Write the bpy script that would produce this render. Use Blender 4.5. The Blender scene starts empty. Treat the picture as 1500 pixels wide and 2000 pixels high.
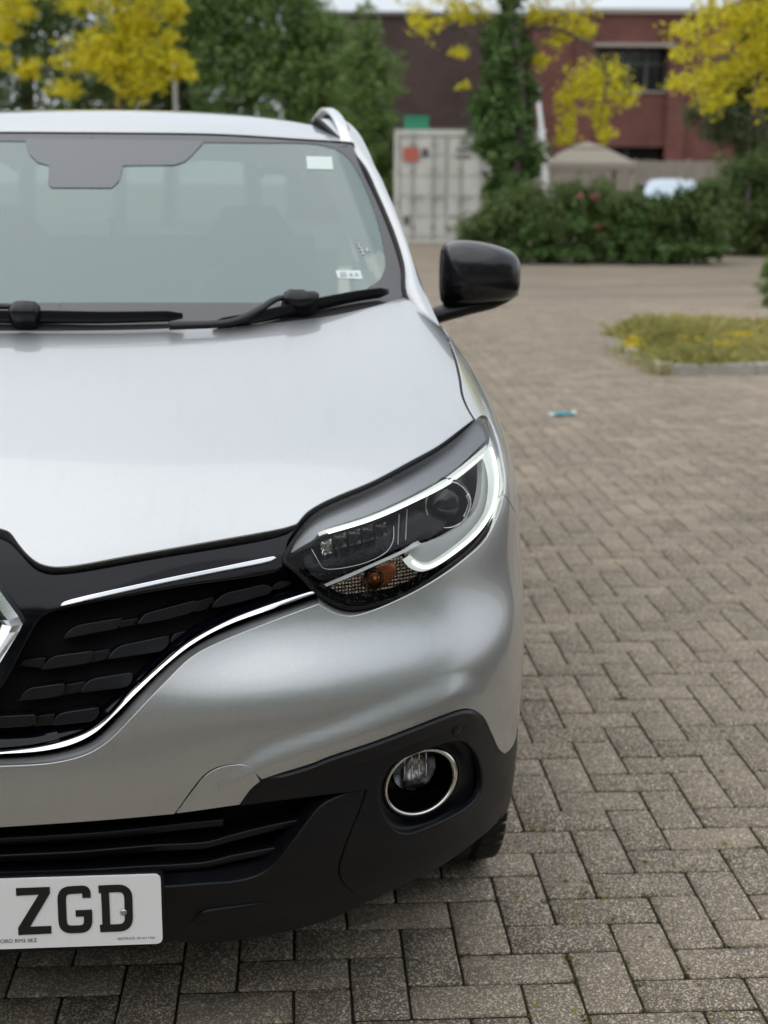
import bpy, math, random
import numpy as np
from mathutils import Vector, Matrix, geometry
random.seed(7); RNG = np.random.default_rng(7)
SC = bpy.context.scene
COL = SC.collection

# ------------------------------------------------------------------ camera
FPX = 2784.0                       # focal length in pixels of a 1500 x 2000 picture
PITCH, ROLL, YAW = math.radians(13.02), math.radians(0.27), math.radians(4.45)
CAM = np.array([0.435, -1.934, 1.413])
_cy, _sy = math.cos(YAW), math.sin(YAW)
FWD = np.array([_sy*math.cos(PITCH), _cy*math.cos(PITCH), -math.sin(PITCH)])
_r = np.array([_cy, -_sy, 0.0]); _u = np.cross(_r, FWD)
RGT = _r*math.cos(ROLL) + _u*math.sin(ROLL)
UPV = _u*math.cos(ROLL) - _r*math.sin(ROLL)
cam_d = bpy.data.cameras.new("camera"); cam = bpy.data.objects.new("camera", cam_d); COL.objects.link(cam)
M = Matrix.Identity(4)
for i in range(3):
    M[i][0], M[i][1], M[i][2], M[i][3] = RGT[i], UPV[i], -FWD[i], CAM[i]
cam.matrix_world = M
cam_d.sensor_fit = 'VERTICAL'; cam_d.sensor_height = 36.0; cam_d.sensor_width = 27.0
cam_d.lens = FPX/2000*36.0
cam_d.clip_start = 0.05; cam_d.clip_end = 2000
cam_d.dof.use_dof = True; cam_d.dof.focus_distance = 2.16; cam_d.dof.aperture_fstop = 4.7
SC.camera = cam

# ------------------------------------------------------------------ sky, sun, exposure (overcast day)
world = bpy.data.worlds.new("World"); SC.world = world; world.use_nodes = True
wn, wl = world.node_tree.nodes, world.node_tree.links
wn.clear()
w_out = wn.new("ShaderNodeOutputWorld"); w_bg = wn.new("ShaderNodeBackground")
w_sky = wn.new("ShaderNodeTexSky"); w_sky.sky_type = 'NISHITA'; w_sky.sun_disc = False
SUN_EL, SUN_AZ = math.radians(58), math.radians(250)
w_sky.sun_elevation = SUN_EL; w_sky.sun_rotation = SUN_AZ; w_sky.dust_density = 3.0
# an even cloud cover with soft brighter and darker banks over the blue
w_tc = wn.new("ShaderNodeTexCoord")
w_no = wn.new("ShaderNodeTexNoise"); w_no.inputs["Scale"].default_value = 1.9; w_no.inputs["Detail"].default_value = 5.0
w_no.inputs["Roughness"].default_value = 0.55
w_rp = wn.new("ShaderNodeValToRGB")
w_rp.color_ramp.elements[0].position = 0.30; w_rp.color_ramp.elements[0].color = (0.77, 0.84, 0.92, 1)
w_rp.color_ramp.elements[1].position = 0.72; w_rp.color_ramp.elements[1].color = (1.05, 1.10, 1.15, 1)
w_mx = wn.new("ShaderNodeMix"); w_mx.data_type = 'RGBA'; w_mx.inputs["Factor"].default_value = 0.90
wl.new(w_tc.outputs["Generated"], w_no.inputs["Vector"])
wl.new(w_no.outputs["Fac"], w_rp.inputs["Fac"])
wl.new(w_sky.outputs["Color"], w_mx.inputs["A"]); # overcast luminance: the zenith is brighter than the horizon
w_sp = wn.new("ShaderNodeSeparateXYZ"); wl.new(w_tc.outputs["Generated"], w_sp.inputs["Vector"])
w_mr = wn.new("ShaderNodeMapRange"); w_mr.inputs["From Min"].default_value = 0.0; w_mr.inputs["From Max"].default_value = 1.0
w_mr.inputs["To Min"].default_value = 7.2; w_mr.inputs["To Max"].default_value = 9.8
wl.new(w_sp.outputs["Z"], w_mr.inputs["Value"])
w_ml = wn.new("ShaderNodeMix"); w_ml.data_type = 'RGBA'; w_ml.blend_type = 'MULTIPLY'; w_ml.inputs["Factor"].default_value = 1.0
wl.new(w_rp.outputs["Color"], w_ml.inputs["A"]); wl.new(w_mr.outputs["Result"], w_ml.inputs["B"])
wl.new(w_ml.outputs["Result"], w_mx.inputs["B"])
wl.new(w_mx.outputs["Result"], w_bg.inputs["Color"]); w_bg.inputs["Strength"].default_value = 0.12
wl.new(w_bg.outputs["Background"], w_out.inputs["Surface"])
sun_d = bpy.data.lights.new("sun", 'SUN'); sun_d.energy = 1.3; sun_d.angle = math.radians(120); sun_d.color = (1.0, 0.96, 0.9)
sun = bpy.data.objects.new("sun", sun_d); COL.objects.link(sun)
# sky rotation 0 = +Y, turning towards +X
_sd = Vector((math.sin(SUN_AZ)*math.cos(SUN_EL), math.cos(SUN_AZ)*math.cos(SUN_EL), math.sin(SUN_EL)))
sun.rotation_euler = (-_sd).to_track_quat('-Z', 'Y').to_euler()
SC.view_settings.view_transform = 'Standard'; SC.view_settings.look = 'None'
SC.view_settings.exposure = 0.12; SC.view_settings.gamma = 1.0
SC.view_settings.use_curve_mapping = False
SC.render.engine = 'CYCLES'
SC.cycles.use_denoising = True
SC.cycles.denoising_input_passes = 'RGB_ALBEDO'
SC.cycles.max_bounces = 10; SC.cycles.transparent_max_bounces = 24
SC.cycles.caustics_reflective = False; SC.cycles.caustics_refractive = False

# ------------------------------------------------------------------ materials
MATS = {}
def setin(n, **kw):
    for k, v in kw.items():
        n.inputs[k.replace('_', ' ')].default_value = v
def pmat(name, col, rough=0.5, metal=0.0, coat=0.0, coat_rough=0.03, spec=0.5, emit=None, es=0.0):
    m = bpy.data.materials.new(name); m.use_nodes = True
    b = m.node_tree.nodes["Principled BSDF"]
    b.inputs["Base Color"].default_value = (*col, 1); b.inputs["Roughness"].default_value = rough
    b.inputs["Metallic"].default_value = metal; b.inputs["Coat Weight"].default_value = coat
    b.inputs["Coat Roughness"].default_value = coat_rough; b.inputs["Specular IOR Level"].default_value = spec
    if emit: b.inputs["Emission Color"].default_value = (*emit, 1); b.inputs["Emission Strength"].default_value = es
    MATS[name] = m
    return m
def nodes(m): return m.node_tree.nodes, m.node_tree.links, m.node_tree.nodes["Principled BSDF"]
def tex_noise(nt, ln, scale, detail=4, rough=0.55, vec=None, stretch=None):
    n = nt.new("ShaderNodeTexNoise"); n.inputs["Scale"].default_value = scale
    n.inputs["Detail"].default_value = detail; n.inputs["Roughness"].default_value = rough
    if vec is None:
        g = nt.new("ShaderNodeNewGeometry"); vec = g.outputs["Position"]
    if stretch:
        mp = nt.new("ShaderNodeMapping"); mp.inputs["Scale"].default_value = stretch
        ln.new(vec, mp.inputs["Vector"]); vec = mp.outputs["Vector"]
    ln.new(vec, n.inputs["Vector"])
    return n
def ramp(nt, ln, src, stops):
    r = nt.new("ShaderNodeValToRGB"); e = r.color_ramp.elements
    while len(e) < len(stops): e.new(0.5)
    for el, (p, c) in zip(e, stops):
        el.position = p; el.color = (*c, 1) if len(c) == 3 else c
    ln.new(src, r.inputs["Fac"])
    return r
def mixc(nt, ln, fac, a, b, mode='MIX'):
    m = nt.new("ShaderNodeMix"); m.data_type = 'RGBA'; m.blend_type = mode
    for sock, v in (("Factor", fac), ("A", a), ("B", b)):
        if hasattr(v, "is_linked"): ln.new(v, m.inputs[sock])
        elif sock == "Factor": m.inputs[sock].default_value = v
        else: m.inputs[sock].default_value = (*v, 1)
    return m.outputs["Result"]
def bump(nt, ln, b, src, strength, dist):
    n = nt.new("ShaderNodeBump"); n.inputs["Strength"].default_value = strength; n.inputs["Distance"].default_value = dist
    ln.new(src, n.inputs["Height"]); ln.new(n.outputs["Normal"], b.inputs["Normal"])

# silver metallic paint with a clear coat, faint flake and dried rain runs
m = pmat("silver_paint", (0.54, 0.548, 0.55), 0.35, 0.80, 0.9, 0.03)
nt, ln, b = nodes(m)
fl = tex_noise(nt, ln, 900, 1)
rn = tex_noise(nt, ln, 6.0, 5, 0.6, stretch=(7.0, 0.7, 1.4))
rr = ramp(nt, ln, rn.outputs["Fac"], [(0.55, (0, 0, 0)), (0.78, (1, 1, 1))])
big = tex_noise(nt, ln, 2.2, 3)
c0 = ramp(nt, ln, fl.outputs["Fac"], [(0.3, (0.465, 0.475, 0.48)), (0.7, (0.555, 0.566, 0.572))])
ln.new(mixc(nt, ln, mixc(nt, ln, 0.20, (0, 0, 0), rr.outputs["Color"]), c0.outputs["Color"], (0.40, 0.39, 0.36)), b.inputs["Base Color"])
crr = ramp(nt, ln, rn.outputs["Fac"], [(0.5, (0.03, 0.03, 0.03)), (0.8, (0.12, 0.12, 0.12))])
ln.new(crr.outputs["Color"], b.inputs["Coat Roughness"])
pmat("black_gloss", (0.0025, 0.0025, 0.006), 0.08, 0.0, 0.0, 0.02, spec=0.30)
m = pmat("black_plastic", (0.006, 0.0065, 0.009), 0.44, spec=0.30)
nt, ln, b = nodes(m)
n1 = tex_noise(nt, ln, 1400, 2); bump(nt, ln, b, n1.outputs["Fac"], 0.25, 0.0006)
n2 = tex_noise(nt, ln, 9, 5, stretch=(1, 1, 2.0)); r2 = ramp(nt, ln, n2.outputs["Fac"], [(0.35, (0.36, 0.36, 0.36)), (0.7, (0.5, 0.5, 0.5))])
ln.new(r2.outputs["Color"], b.inputs["Roughness"])
n3 = ramp(nt, ln, n2.outputs["Fac"], [(0.45, (0.0045, 0.005, 0.0075)), (0.8, (0.011, 0.0108, 0.0112))]); ln.new(n3.outputs["Color"], b.inputs["Base Color"])
pmat("black_satin", (0.005, 0.005, 0.007), 0.36, spec=0.32)
pmat("black_matt", (0.006, 0.006, 0.007), 0.75, spec=0.25)
pmat("frit", (0.045, 0.043, 0.047), 0.18, spec=0.7)
pmat("rubber", (0.011, 0.011, 0.011), 0.65, spec=0.35)
pmat("chrome", (0.80, 0.81, 0.82), 0.06, 1.0)
pmat("brushed_ring", (0.78, 0.75, 0.70), 0.22, 1.0)
pmat("dark_chrome", (0.38, 0.38, 0.39), 0.16, 1.0)
pmat("lamp_black", (0.003, 0.003, 0.004), 0.25, 0.0, spec=0.3)
pmat("lamp_grey", (0.36, 0.37, 0.39), 0.35, 0.3)
pmat("fin_black", (0.006, 0.006, 0.009), 0.34, spec=0.38)
pmat("sensor_grey", (0.12, 0.125, 0.13), 0.3)
pmat("lamp_white", (0.55, 0.57, 0.57), 0.25, 0.0)
pmat("light_guide", (0.55, 0.60, 0.57), 0.15, 0.0, emit=(0.92, 1.0, 0.92), es=0.42)
pmat("light_core", (0.85, 0.9, 0.85), 0.15, 0.0, emit=(0.95, 1.0, 0.88), es=1.7)
pmat("blade_sheen", (0.93, 0.94, 0.94), 0.3, 0.1)  # near white stands in for sky mirrored in the lamp's blade
pmat("amber", (0.22, 0.065, 0.014), 0.15, 0.5)
pmat("mirror_black", (0.006, 0.006, 0.009), 0.22, 0.0, 0.25, 0.08)
m = pmat("indicator_reflector", (0.22, 0.17, 0.13), 0.16, 0.8)
nt, ln, b = nodes(m)
ck = nt.new("ShaderNodeTexVoronoi"); ck.inputs["Scale"].default_value = 190; ck.inputs["Randomness"].default_value = 0.1
g = nt.new("ShaderNodeNewGeometry"); ln.new(g.outputs["Position"], ck.inputs["Vector"])
bump(nt, ln, b, ck.outputs["Distance"], 1.0, 0.004)
pmat("dark_lens", (0.003, 0.003, 0.004), 0.05, 0.0, 0.6, 0.02, spec=0.35)
pmat("plate_white", (0.90, 0.91, 0.92), 0.3, 0.0, 0.5)
pmat("plate_black", (0.008, 0.008, 0.008), 0.35)
pmat("steel", (0.55, 0.54, 0.52), 0.3, 1.0)
pmat("interior_dark", (0.05, 0.052, 0.053), 0.8)
pmat("interior_light", (0.45, 0.46, 0.44), 0.8)
pmat("sticker", (0.62, 0.70, 0.66), 0.6)
pmat("alloy_rail", (0.74, 0.75, 0.75), 0.28, 0.9)
pmat("alloy", (0.42, 0.43, 0.44), 0.3, 0.9)

def glass_mat(name, tint, ior, rough=0.0, extra=0.0, haze=None):
    m = bpy.data.materials.new(name); m.use_nodes = True
    nt, ln = m.node_tree.nodes, m.node_tree.links; nt.clear()
    o = nt.new("ShaderNodeOutputMaterial"); mx = nt.new("ShaderNodeMixShader")
    t = nt.new("ShaderNodeBsdfTransparent"); t.inputs["Color"].default_value = (*tint, 1)
    g = nt.new("ShaderNodeBsdfGlossy"); g.inputs["Roughness"].default_value = rough
    f = nt.new("ShaderNodeFresnel"); f.inputs["IOR"].default_value = ior
    ge = nt.new("ShaderNodeNewGeometry")                       # same reflectance from both sides of the sheet
    vm = nt.new("ShaderNodeVectorMath"); vm.operation = 'MULTIPLY_ADD'
    ad = nt.new("ShaderNodeMath"); ad.operation = 'ADD'; ad.use_clamp = True; ad.inputs[1].default_value = extra
    ln.new(f.outputs["Fac"], ad.inputs[0]); ln.new(ad.outputs[0], mx.inputs["Fac"])
    src = t.outputs[0]
    if haze:                                                    # dust film, with the screen's sky veil put into its colour
        df = nt.new("ShaderNodeBsdfDiffuse"); df.inputs["Color"].default_value = (*haze[1], 1)
        mh = nt.new("ShaderNodeMixShader"); mh.inputs["Fac"].default_value = haze[0]
        ln.new(src, mh.inputs[1]); ln.new(df.outputs[0], mh.inputs[2]); src = mh.outputs[0]
    ln.new(src, mx.inputs[1]); ln.new(g.outputs[0], mx.inputs[2]); ln.new(mx.outputs[0], o.inputs["Surface"])
    nt.remove(vm); nt.remove(ge)
    MATS[name] = m
    return m
glass_mat("windscreen_glass", (0.66, 0.78, 0.75), 1.75, 0.0, 0.03, haze=(0.22, (0.47, 0.69, 0.665)))
glass_mat("side_glass", (0.18, 0.20, 0.195), 1.6)
glass_mat("lamp_clear", (0.97, 0.97, 0.98), 1.31)

# ------------------------------------------------------------------ object helpers
def link(o, parent=None, **props):
    COL.objects.link(o)
    if parent is not None: o.parent = parent
    for k, v in props.items(): o[k] = v
    return o
def empty(name, loc=(0, 0, 0), parent=None, **props):
    o = bpy.data.objects.new(name, None); o.empty_display_size = 0.1; o.location = loc
    return link(o, parent, **props)

class Geo:
    """vertices, faces and vertex normals of a piece being built"""
    def __init__(s, V=None, F=None, N=None):
        s.V = np.zeros((0, 3)) if V is None else np.asarray(V, float).reshape(-1, 3)
        s.F = [] if F is None else [tuple(int(i) for i in f) for f in F]
        s.N = s.auto() if N is None else np.asarray(N, float).reshape(-1, 3)
    def auto(s):
        N = np.zeros_like(s.V)
        for f in s.F:
            p = s.V[list(f)]
            n = np.zeros(3)
            for k in range(1, len(f)-1): n += np.cross(p[k]-p[0], p[k+1]-p[0])
            for i in f: N[i] += n
        l = np.linalg.norm(N, axis=1, keepdims=True)
        return N/np.where(l > 1e-14, l, 1)
    def __add__(s, o):
        k = len(s.V)
        return Geo(np.vstack([s.V, o.V]), s.F + [tuple(i+k for i in f) for f in o.F], np.vstack([s.N, o.N]))
    def mirrored(s):
        q = np.array([-1.0, 1, 1])
        return Geo(s.V*q, [f[::-1] for f in s.F], s.N*q)
    def sym(s): return s + s.mirrored()
    def build(s, name, mat, parent=None, **props):
        me = bpy.data.meshes.new(name)
        me.from_pydata(s.V.tolist(), [], s.F)
        me.materials.append(MATS[mat])
        me.polygons.foreach_set("use_smooth", [True]*len(me.polygons))
        me.update()
        me.normals_split_custom_set_from_vertices([tuple(n) for n in s.N])
        return link(bpy.data.objects.new(name, me), parent, **props)
def flatten(g):
    """split every face off so that it shades flat"""
    V, F, k = [], [], 0
    for f in g.F:
        V += [g.V[i] for i in f]; F.append(tuple(range(k, k+len(f)))); k += len(f)
    return Geo(V, F)
def box(c, size, rz=0.0, taper=1.0):
    sx, sy, sz = [v/2 for v in size]
    P = np.array([(-sx, -sy, -sz), (sx, -sy, -sz), (sx, sy, -sz), (-sx, sy, -sz),
                  (-sx*taper, -sy*taper, sz), (sx*taper, -sy*taper, sz), (sx*taper, sy*taper, sz), (-sx*taper, sy*taper, sz)])
    c_, s_ = math.cos(rz), math.sin(rz)
    P[:, :2] = P[:, :2] @ np.array([[c_, s_], [-s_, c_]])
    return flatten(Geo(P+np.array(c), [(0, 3, 2, 1), (4, 5, 6, 7), (0, 1, 5, 4), (1, 2, 6, 5), (2, 3, 7, 6), (3, 0, 4, 7)]))
def spline(pts, n=8, closed=False):
    """Catmull-Rom through the points"""
    P = np.asarray(pts, float); m = len(P)
    if m == 2: return np.array([P[0]+(P[1]-P[0])*t for t in np.linspace(0, 1, n+1)])
    out = []
    for i in range(m if closed else m-1):
        p1, p2 = P[i], P[(i+1) % m]
        p0 = P[(i-1) % m] if closed or i > 0 else 2*p1-p2
        p3 = P[(i+2) % m] if closed or i < m-2 else 2*p2-p1
        # centripetal spacing
        t0 = 0; d = lambda a, b: max(np.linalg.norm(a-b), 1e-9)**0.5
        t1 = t0+d(p0, p1); t2 = t1+d(p1, p2); t3 = t2+d(p2, p3)
        for t in np.linspace(t1, t2, n, endpoint=False):
            A1 = (t1-t)/(t1-t0)*p0+(t-t0)/(t1-t0)*p1; A2 = (t2-t)/(t2-t1)*p1+(t-t1)/(t2-t1)*p2; A3 = (t3-t)/(t3-t2)*p2+(t-t2)/(t3-t2)*p3
            B1 = (t2-t)/(t2-t0)*A1+(t-t0)/(t2-t0)*A2; B2 = (t3-t)/(t3-t1)*A2+(t-t1)/(t3-t1)*A3
            out.append((t2-t)/(t2-t1)*B1+(t-t1)/(t2-t1)*B2)
    if not closed: out.append(P[-1])
    return np.array(out)
def resample(P, step=None, n=None, closed=False):
    P = np.asarray(P, float)
    if closed: P = np.vstack([P, P[:1]])
    s = np.r_[0, np.cumsum(np.linalg.norm(np.diff(P, axis=0), axis=1))]
    if n is None: n = max(3, int(round(s[-1]/step))+1)
    q = np.linspace(0, s[-1], n)
    R = np.stack([np.interp(q, s, P[:, k]) for k in range(P.shape[1])], 1)
    return R[:-1] if closed else R
def frames(P, up=(0, 0, 1)):
    T = np.gradient(P, axis=0); T /= np.linalg.norm(T, axis=1, keepdims=True)+1e-12
    A = np.cross(T, np.array(up, float)); A /= np.linalg.norm(A, axis=1, keepdims=True)+1e-12
    B = np.cross(A, T)
    return T, A, B
def tube(P, r, n=10, up=(0, 0, 1), prof=None, closed=False, cap=True):
    """sweep a round (or given) profile along a path; r may vary along it"""
    P = np.asarray(P, float); k = len(P)
    if closed:
        T = np.roll(P, -1, 0)-np.roll(P, 1, 0); T /= np.linalg.norm(T, axis=1, keepdims=True)
        A = np.cross(T, np.array(up, float)); A /= np.linalg.norm(A, axis=1, keepdims=True)+1e-12; B = np.cross(A, T)
    else: T, A, B = frames(P, up)
    r = np.broadcast_to(np.asarray(r, float), (k,))
    if prof is None: prof = [(math.cos(t), math.sin(t)) for t in np.arange(n)*2*math.pi/n]
    prof = np.asarray(prof, float); n = len(prof)
    V = (P[:, None, :] + r[:, None, None]*(prof[None, :, :1]*A[:, None, :] + prof[None, :, 1:]*B[:, None, :])).reshape(-1, 3)
    F = []
    for i in range(k if closed else k-1):
        j = (i+1) % k
        for q in range(n): F.append((i*n+q, i*n+(q+1) % n, j*n+(q+1) % n, j*n+q))
    if cap and not closed:
        F.append(tuple(range(n))[::-1]); F.append(tuple((k-1)*n+q for q in range(n)))
    g = Geo(V, F)
    # outward check
    d = ((g.V.reshape(k, n, 3)-P[:, None, :])*g.N.reshape(k, n, 3)).sum()
    return g if d > 0 else Geo(V, [f[::-1] for f in F])
def lathe(prof, origin, axis, n=32, x_ref=(0, 0, 1)):
    """revolve (radius, height) pairs round an axis"""
    ax = np.array(axis, float); ax /= np.linalg.norm(ax)
    a = np.cross(ax, np.array(x_ref, float)); a /= np.linalg.norm(a); b_ = np.cross(ax, a)
    V, F = [], []; m = len(prof)
    for k in range(n):
        t = 2*math.pi*k/n
        for r, h in prof: V.append(np.array(origin)+r*(math.cos(t)*a+math.sin(t)*b_)+h*ax)
    for k in range(n):
        j = (k+1) % n
        for q in range(m-1): F.append((k*m+q, j*m+q, j*m+q+1, k*m+q+1))
    return Geo(V, F)
def ribbon(A, B, n=5, bulge=0.0, direction=None, ease=None):
    """a strip of surface between two edges, pushed out by a rounded bulge"""
    A, B = np.asarray(A, float), np.asarray(B, float); k = len(A)
    if len(B) != k: B = resample(B, n=k)
    T = np.gradient(A, axis=0); X = np.cross(T, B-A); X /= np.linalg.norm(X, axis=1, keepdims=True)+1e-12
    if direction is not None:
        d = np.array(direction, float); X *= np.sign(X@d)[:, None]
    V = []
    for q in range(n+1):
        t = q/n
        V.append(A+(B-A)*t + X*bulge*math.sin(math.pi*t))
    V = np.array(V).transpose(1, 0, 2).reshape(-1, 3)
    F = [(i*(n+1)+q, (i+1)*(n+1)+q, (i+1)*(n+1)+q+1, i*(n+1)+q+1) for i in range(k-1) for q in range(n)]
    g = Geo(V, F)
    if direction is not None and (g.N@np.array(direction, float)).sum() < 0: g = Geo(V, [f[::-1] for f in F])
    return g
def prism(poly, vec):
    """a flat outline given thickness along vec (outline is the front)"""
    P = np.asarray(poly, float); v = np.array(vec, float); k = len(P)
    F = [tuple(range(k)), tuple(range(2*k-1, k-1, -1))] + [(i, i+k, (i+1) % k+k, (i+1) % k) for i in range(k)]
    g = flatten(Geo(np.vstack([P, P+v]), F))
    n = np.zeros(3)
    for i in range(1, k-1): n += np.cross(P[i]-P[0], P[i+1]-P[0])
    if n@v > 0: g = flatten(Geo(g.V, [f[::-1] for f in g.F]))
    return g
# ------------------------------------------------------------------ rays of the picture (to place traced outlines on the real surfaces)
def ray_dir(px):
    px = np.atleast_2d(np.asarray(px, float))
    return FWD+((px[:, 0:1]-750)/FPX)*RGT+((1000-px[:, 1:2])/FPX)*UPV
def at_y(px, y): d = ray_dir(px); return CAM+((y-CAM[1])/d[:, 1:2])*d
def at_z(px, z): d = ray_dir(px); return CAM+((z-CAM[2])/d[:, 2:3])*d
def at_plane(px, p0, n):
    d = ray_dir(px); n = np.array(n, float)
    return CAM+(((np.array(p0)-CAM)@n)/(d@n))[:, None]*d

# ------------------------------------------------------------------ the car's outer skin as one smooth closed field
def nspline(xk, Y, xq):
    """natural cubic spline; Y has the knots on axis 0"""
    xk = np.asarray(xk, float); n = len(xk); h = np.diff(xk)
    A = np.eye(n); R = np.zeros((n,)+Y.shape[1:])
    for i in range(1, n-1):
        A[i, i-1], A[i, i], A[i, i+1] = h[i-1], 2*(h[i-1]+h[i]), h[i]
        R[i] = 6*((Y[i+1]-Y[i])/h[i]-(Y[i]-Y[i-1])/h[i-1])
    m2 = np.linalg.solve(A, R.reshape(n, -1)).reshape(R.shape)
    i = np.clip(np.searchsorted(xk, xq)-1, 0, n-2)
    sh = (-1,)+(1,)*(Y.ndim-1)
    t0, t1, hh = (xk[i+1]-xq).reshape(sh), (xq-xk[i]).reshape(sh), h[i].reshape(sh)
    return (m2[i]*t0**3+m2[i+1]*t1**3)/(6*hh)+(Y[i]/hh-m2[i]*hh/6)*t0+(Y[i+1]/hh-m2[i+1]*hh/6)*t1
class Tab:
    """smooth table of two coordinates; the first is mirrored about 0 when even"""
    def __init__(s, xs, ys, T, even=True, n=401, blur=5):
        T = np.asarray(T, float); xs = np.asarray(xs, float); ys = np.asarray(ys, float)
        if even:
            xs = np.r_[-xs[:0:-1], xs]; T = np.vstack([T[:0:-1], T])
        s.x0, s.x1, s.y0, s.y1, s.n = xs[0], xs[-1], ys[0], ys[-1], n
        G = nspline(xs, T, np.linspace(xs[0], xs[-1], n))
        G = nspline(ys, G.T.copy(), np.linspace(ys[0], ys[-1], n)).T
        if blur:
            k = np.exp(-0.5*(np.arange(-3*blur, 3*blur+1)/blur)**2); k /= k.sum()
            for ax in (0, 1):
                Gp = np.pad(G, [(3*blur, 3*blur) if a == ax else (0, 0) for a in (0, 1)], mode='reflect', reflect_type='odd')
                G = np.apply_along_axis(lambda v: np.convolve(v, k, 'valid'), ax, Gp)
        s.G = G
    def lin(s, x, y):
        n = s.n
        u = np.clip((x-s.x0)/(s.x1-s.x0), 0, 1)*(n-1); v = np.clip((y-s.y0)/(s.y1-s.y0), 0, 1)*(n-1)
        iu = np.minimum(u.astype(int), n-2); iv = np.minimum(v.astype(int), n-2); fu, fv = u-iu, v-iv
        k = iu*n+iv; G = s.G.ravel()
        return (G[k]*(1-fv)+G[k+1]*fv)*(1-fu)+(G[k+n]*(1-fv)+G[k+n+1]*fv)*fu
    def slope(s):
        """table of sqrt(1 + gradient squared)"""
        t = Tab.__new__(Tab); t.__dict__.update(s.__dict__)
        gx, gy = np.gradient(s.G, (s.x1-s.x0)/(s.n-1), (s.y1-s.y0)/(s.n-1)); t.G = np.sqrt(1+gx*gx+gy*gy)
        return t
    def __call__(s, x, y):
        n = s.n
        u = np.clip((x-s.x0)/(s.x1-s.x0), 0, 1)*(n-1); v = np.clip((y-s.y0)/(s.y1-s.y0), 0, 1)*(n-1)
        iu = np.clip(np.floor(u).astype(int), 0, n-2); iv = np.clip(np.floor(v).astype(int), 0, n-2)
        fu, fv = u-iu, v-iv
        def w(f): return (-.5*f+f*f-.5*f**3, 1-2.5*f*f+1.5*f**3, .5*f+2*f*f-1.5*f**3, -.5*f*f+.5*f**3)
        wu, wv = w(fu), w(fv); out = 0
        for a in range(4):
            ia = np.clip(iu+a-1, 0, n-1)
            for c in range(4): out = out+wu[a]*wv[c]*s.G[ia, np.clip(iv+c-1, 0, n-1)]
        return out
def sstep(a, b_, x):
    t = np.clip((x-a)/(b_-a), 0, 1); return t*t*(3-2*t)

# bonnet / shoulder height: rows of x, columns of y
H_Y = [-0.1, 0.05, .12, .25, .40, .60, .80, 1.0, 1.2, 1.6, 2.4, 3.4, 4.5]
H_X = [0, .2, .4, .55, .65, .72, .78, .85, .92, 1.0]
H_T = [[.800, .895, .930, .975, 1.012, 1.055, 1.093, 1.125, 1.14, 1.14, 1.14, 1.14, 1.14],
       [.798, .893, .929, .974, 1.011, 1.054, 1.092, 1.125, 1.14, 1.14, 1.14, 1.14, 1.14],
       [.785, .880, .918, .968, 1.008, 1.052, 1.092, 1.128, 1.15, 1.15, 1.15, 1.15, 1.15],
       [.770, .865, .905, .960, 1.004, 1.051, 1.094, 1.135, 1.165, 1.165, 1.165, 1.17, 1.17],
       [.750, .850, .890, .952, 1.001, 1.053, 1.102, 1.147, 1.18, 1.18, 1.18, 1.19, 1.19],
       [.730, .832, .876, .944, .998, 1.054, 1.107, 1.153, 1.185, 1.18, 1.18, 1.19, 1.19],
       [.700, .805, .852, .925, .982, 1.039, 1.091, 1.136, 1.165, 1.16, 1.16, 1.17, 1.17],
       [.660, .760, .808, .882, .938, .992, 1.038, 1.074, 1.10, 1.10, 1.10, 1.11, 1.11],
       [.600, .700, .745, .812, .862, .912, .952, .985, 1.00, 1.00, 1.00, 1.02, 1.02],
       [.500, .600, .645, .712, .762, .802, .842, .875, .90, .90, .90, .92, .92]]
# front face: plan sweep plus two vertical profiles, inner (grille) and outer (corner)
P_X = [0, .2, .3, .4, .5, .6, .7, .77, .83, .88, .93, 1.0]
P_Y = [0, .007, .016, .032, .056, .090, .145, .210, .300, .430, .64, 1.1]
PR_Z = [.10, .20, .26, .32, .38, .45, .50, .54, .58, .62, .65, .68, .70, .72, .74, .77, .82, .87, .92, .97, 1.05, 1.2]
PR_A = [.24, .135, .085, .040, .018, .010, .004, .000, -.002, .000, .003, .007, .010, .014, .018, .024, .036, .052, .080, .14, .30, .8]
PR_B = [.26, .155, .105, .060, .036, .026, .022, .016, .012, .011, .012, .019, .030, .046, .060, .074, .085, .100, .13, .19, .36, .9]
_zf = np.linspace(.10, 1.2, 60)
_pa = nspline(PR_Z, np.array(PR_A), _zf); _pb = nspline(PR_Z, np.array(PR_B), _zf)
_xf = np.linspace(0, 1.0, 41); _pl = nspline(P_X, np.array(P_Y), _xf); _pl[0] = 0
_bl = sstep(.12, .42, _xf)
F_T = _pl[:, None]+_pa[None, :]*(1-_bl[:, None])+_pb[None, :]*_bl[:, None]
# sides
W_Y = [-.5, .3, .55, .75, .93, 1.15, 1.45, 2.2, 3.2, 3.6, 3.95, 4.25, 4.6]
W_Z = [.10, .25, .40, .55, .70, .82, .90, .98, 1.06, 1.14, 1.25]
_base = np.array([.872, .898, .906, .910, .910, .904, .893, .872, .838, .795, .73])
_yadd = np.array([.0, .004, .010, .014, .014, .0, -.018, -.015, -.006, .004, -.01, -.05, -.16])
W_T = _yadd[:, None]+_base[None, :]
TH, TF, TW = Tab(H_X, H_Y, np.array(H_T)), Tab(_xf, _zf, F_T, blur=6), Tab(W_Y, W_Z, W_T, even=False)
SW_X = [.27, .31, .35, .40, .48, .58, .65, .70, .745, .78, .82]      # line of the flare above the black trim
SW_Z = [.45, .50, .548, .584, .606, .628, .642, .647, .640, .60, .55]
SH, SF = TH.slope(), TF.slope()
_sx = np.linspace(.27, .82, 300); _sz = nspline(SW_X, np.array(SW_Z), _sx)
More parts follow.
